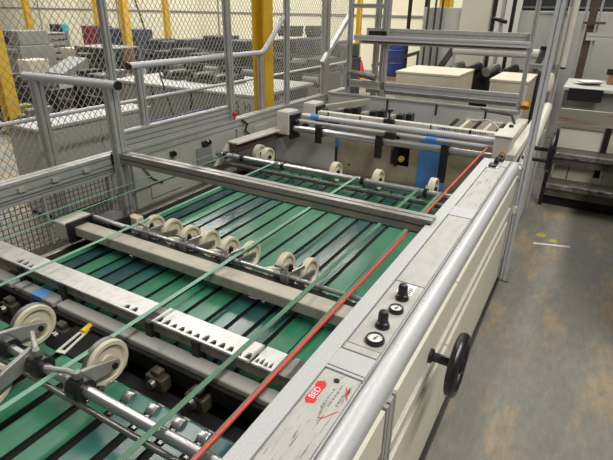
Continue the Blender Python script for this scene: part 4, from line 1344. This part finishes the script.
# barrel and cone and floor stand
bc = atY(394, 78, 15.2)
bl = thing('drum', 'blue drum standing by the far wall behind the portal posts', 'drum', (bc.x, 15.2, 0))
MB().lathe([(0, 0), (.34, 0), (.36, .03), (.36, .38), (.375, .40), (.36, .42), (.36, .75), (.375, .77), (.36, .79), (.36, 1.12), (.34, 1.15), (0, 1.15)], (bc.x, 15.2, .1), (0, 0, 1), 28).build('shell', M['bluep'], bl)
MB().box(bc.x - .4, bc.x + .4, 14.8, 15.6, 0, .1).build('pallet', M['wood'], bl)
cc = atY(360, 74, 14.6)
cn_ = thing('traffic_cone', 'small orange cone on the floor seen through the portal bay', 'cone', (cc.x, 14.6, 0))
MB().box(cc.x - .22, cc.x + .22, 14.38, 14.82, 0, .04).build('base', M['orange'], cn_)
MB().lathe([(.17, 0), (.05, .5), (.03, .52), (0, .52)], (cc.x, 14.6, .04), (0, 0, 1), 20).build('cone', M['red'], cn_)
for px, nm in ((408, 'left of the yellow column'), (424, 'next left of the yellow column')):
    c = atY(px, 30, 13.0)
    solo(MB().tube((c.x, 13, 0), (c.x, 13, 6), .05, 10), 'stand_pipe', M['dark'], (c.x, 13, 0), 'thin black stand pipe ' + nm, 'pipe')
a, b = atY(372, 66, 12.5), atY(420, 52, 12.5)
bz = thing('barrier_arm', 'dark slanting barrier arm in front of the blue drum', 'barrier', (b.x, 12.5, 0))
MB().bar((a.x, 12.5, a.z), (b.x, 12.5, b.z), .06, .08).build('arm', M['machgrey'], bz)
MB().box(b.x - .06, b.x + .06, 12.45, 12.55, 0, b.z).build('post', M['machgrey'], bz)

tc_ = thing('added_shadow_cabinet', 'low grey cabinet-shaped shadow blocker added out of view right of the aisle', 'cabinet', (1.1, 4.0, 0))  # unseen block added to throw soft shade on the aisle floor
MB().box(.62, 1.3, 3.2, 5.6, .08, 1.42).build('carcass', M['machgrey'], tc_, .01)
MB().box(.64, 1.28, 3.23, 5.57, 0, .08).build('plinth', M['dark'], tc_)
for k in range(3):
    y = 3.22 + k * .79
    d_ = MB().box(.60, .62, y, y + .77, .12, 1.38).build('door', M['machgrey'], tc_, .004)
    MB().box(.575, .60, y + .08, y + .10, .75, .95).build('handle', M['steel'], d_)

# floor marks
fm = MB()
a, b = atZ(533, 243, 0), atZ(570, 247, 0)
fm.bar((a.x, a.y, .001), (b.x, b.y, .001), .03, .002)
solo(fm, 'floor_mark', M['dial'], (a.x, a.y, 0), 'thin white line painted on the aisle floor', 'floor mark')
fy = MB()
for q, s in (((541, 235), .05), ((553, 241), .04)):
    c = atZ(*q, 0)
    fy.extr([(-s, -s), (s * .6, -s * 1.2), (s, .2 * s), (.3 * s, s * 1.1), (-.7 * s, .6 * s)], (c.x, c.y, .0005), (1, 0, 0), (0, 1, 0), .002)
solo(fy, 'floor_mark', mat('faded_yellow_mark', (.42, .33, .05), .6), tuple(atZ(541, 235, 0)), 'faded yellow paint patches on the aisle floor by the white line', 'floor mark')

# ================================================================== light
w = bpy.data.worlds.new('world')
SC.world = w
w.use_nodes = True
w.node_tree.nodes['Background'].inputs['Color'].default_value = (1, .97, .90, 1)
w.node_tree.nodes['Background'].inputs['Strength'].default_value = .07


def strip(x, y, z, sx, sy, p, col=(1, .965, .90)):
    l = bpy.data.lights.new('ceiling_and_fill_lamp', 'AREA')
    l.shape = 'RECTANGLE'
    l.size, l.size_y = sx, sy
    l.energy = p
    l.color = col
    o = bpy.data.objects.new('ceiling_and_fill_lamp', l)
    COL.objects.link(o)
    o.location = (x, y, z)
    return o


strip(-5.9, 4.0, 6.6, .5, 8, 220)
strip(-6.3, 12.6, 6.6, .25, 7, 170)
strip(.4, 9.5, 6.6, .5, 5, 70)  # fill lamp added to lighten the far aisle floor
for x in (-11, -17, -24):
    strip(x, 1, 6.6, .5, 7, 110)
    strip(x, 11.5, 6.6, .5, 7, 380)
strip(-1.6, 11.5, 6.6, .5, 7, 250)
strip(2.5, 1.0, 6.6, .5, 7, 400)  # fill lamp added for the guard side and the blocker's shadow
SC.view_settings.view_transform = 'Standard'
SC.view_settings.look = 'None'
SC.view_settings.gamma = 1
SC.view_settings.use_curve_mapping = False
SC.view_settings.exposure = 0.53
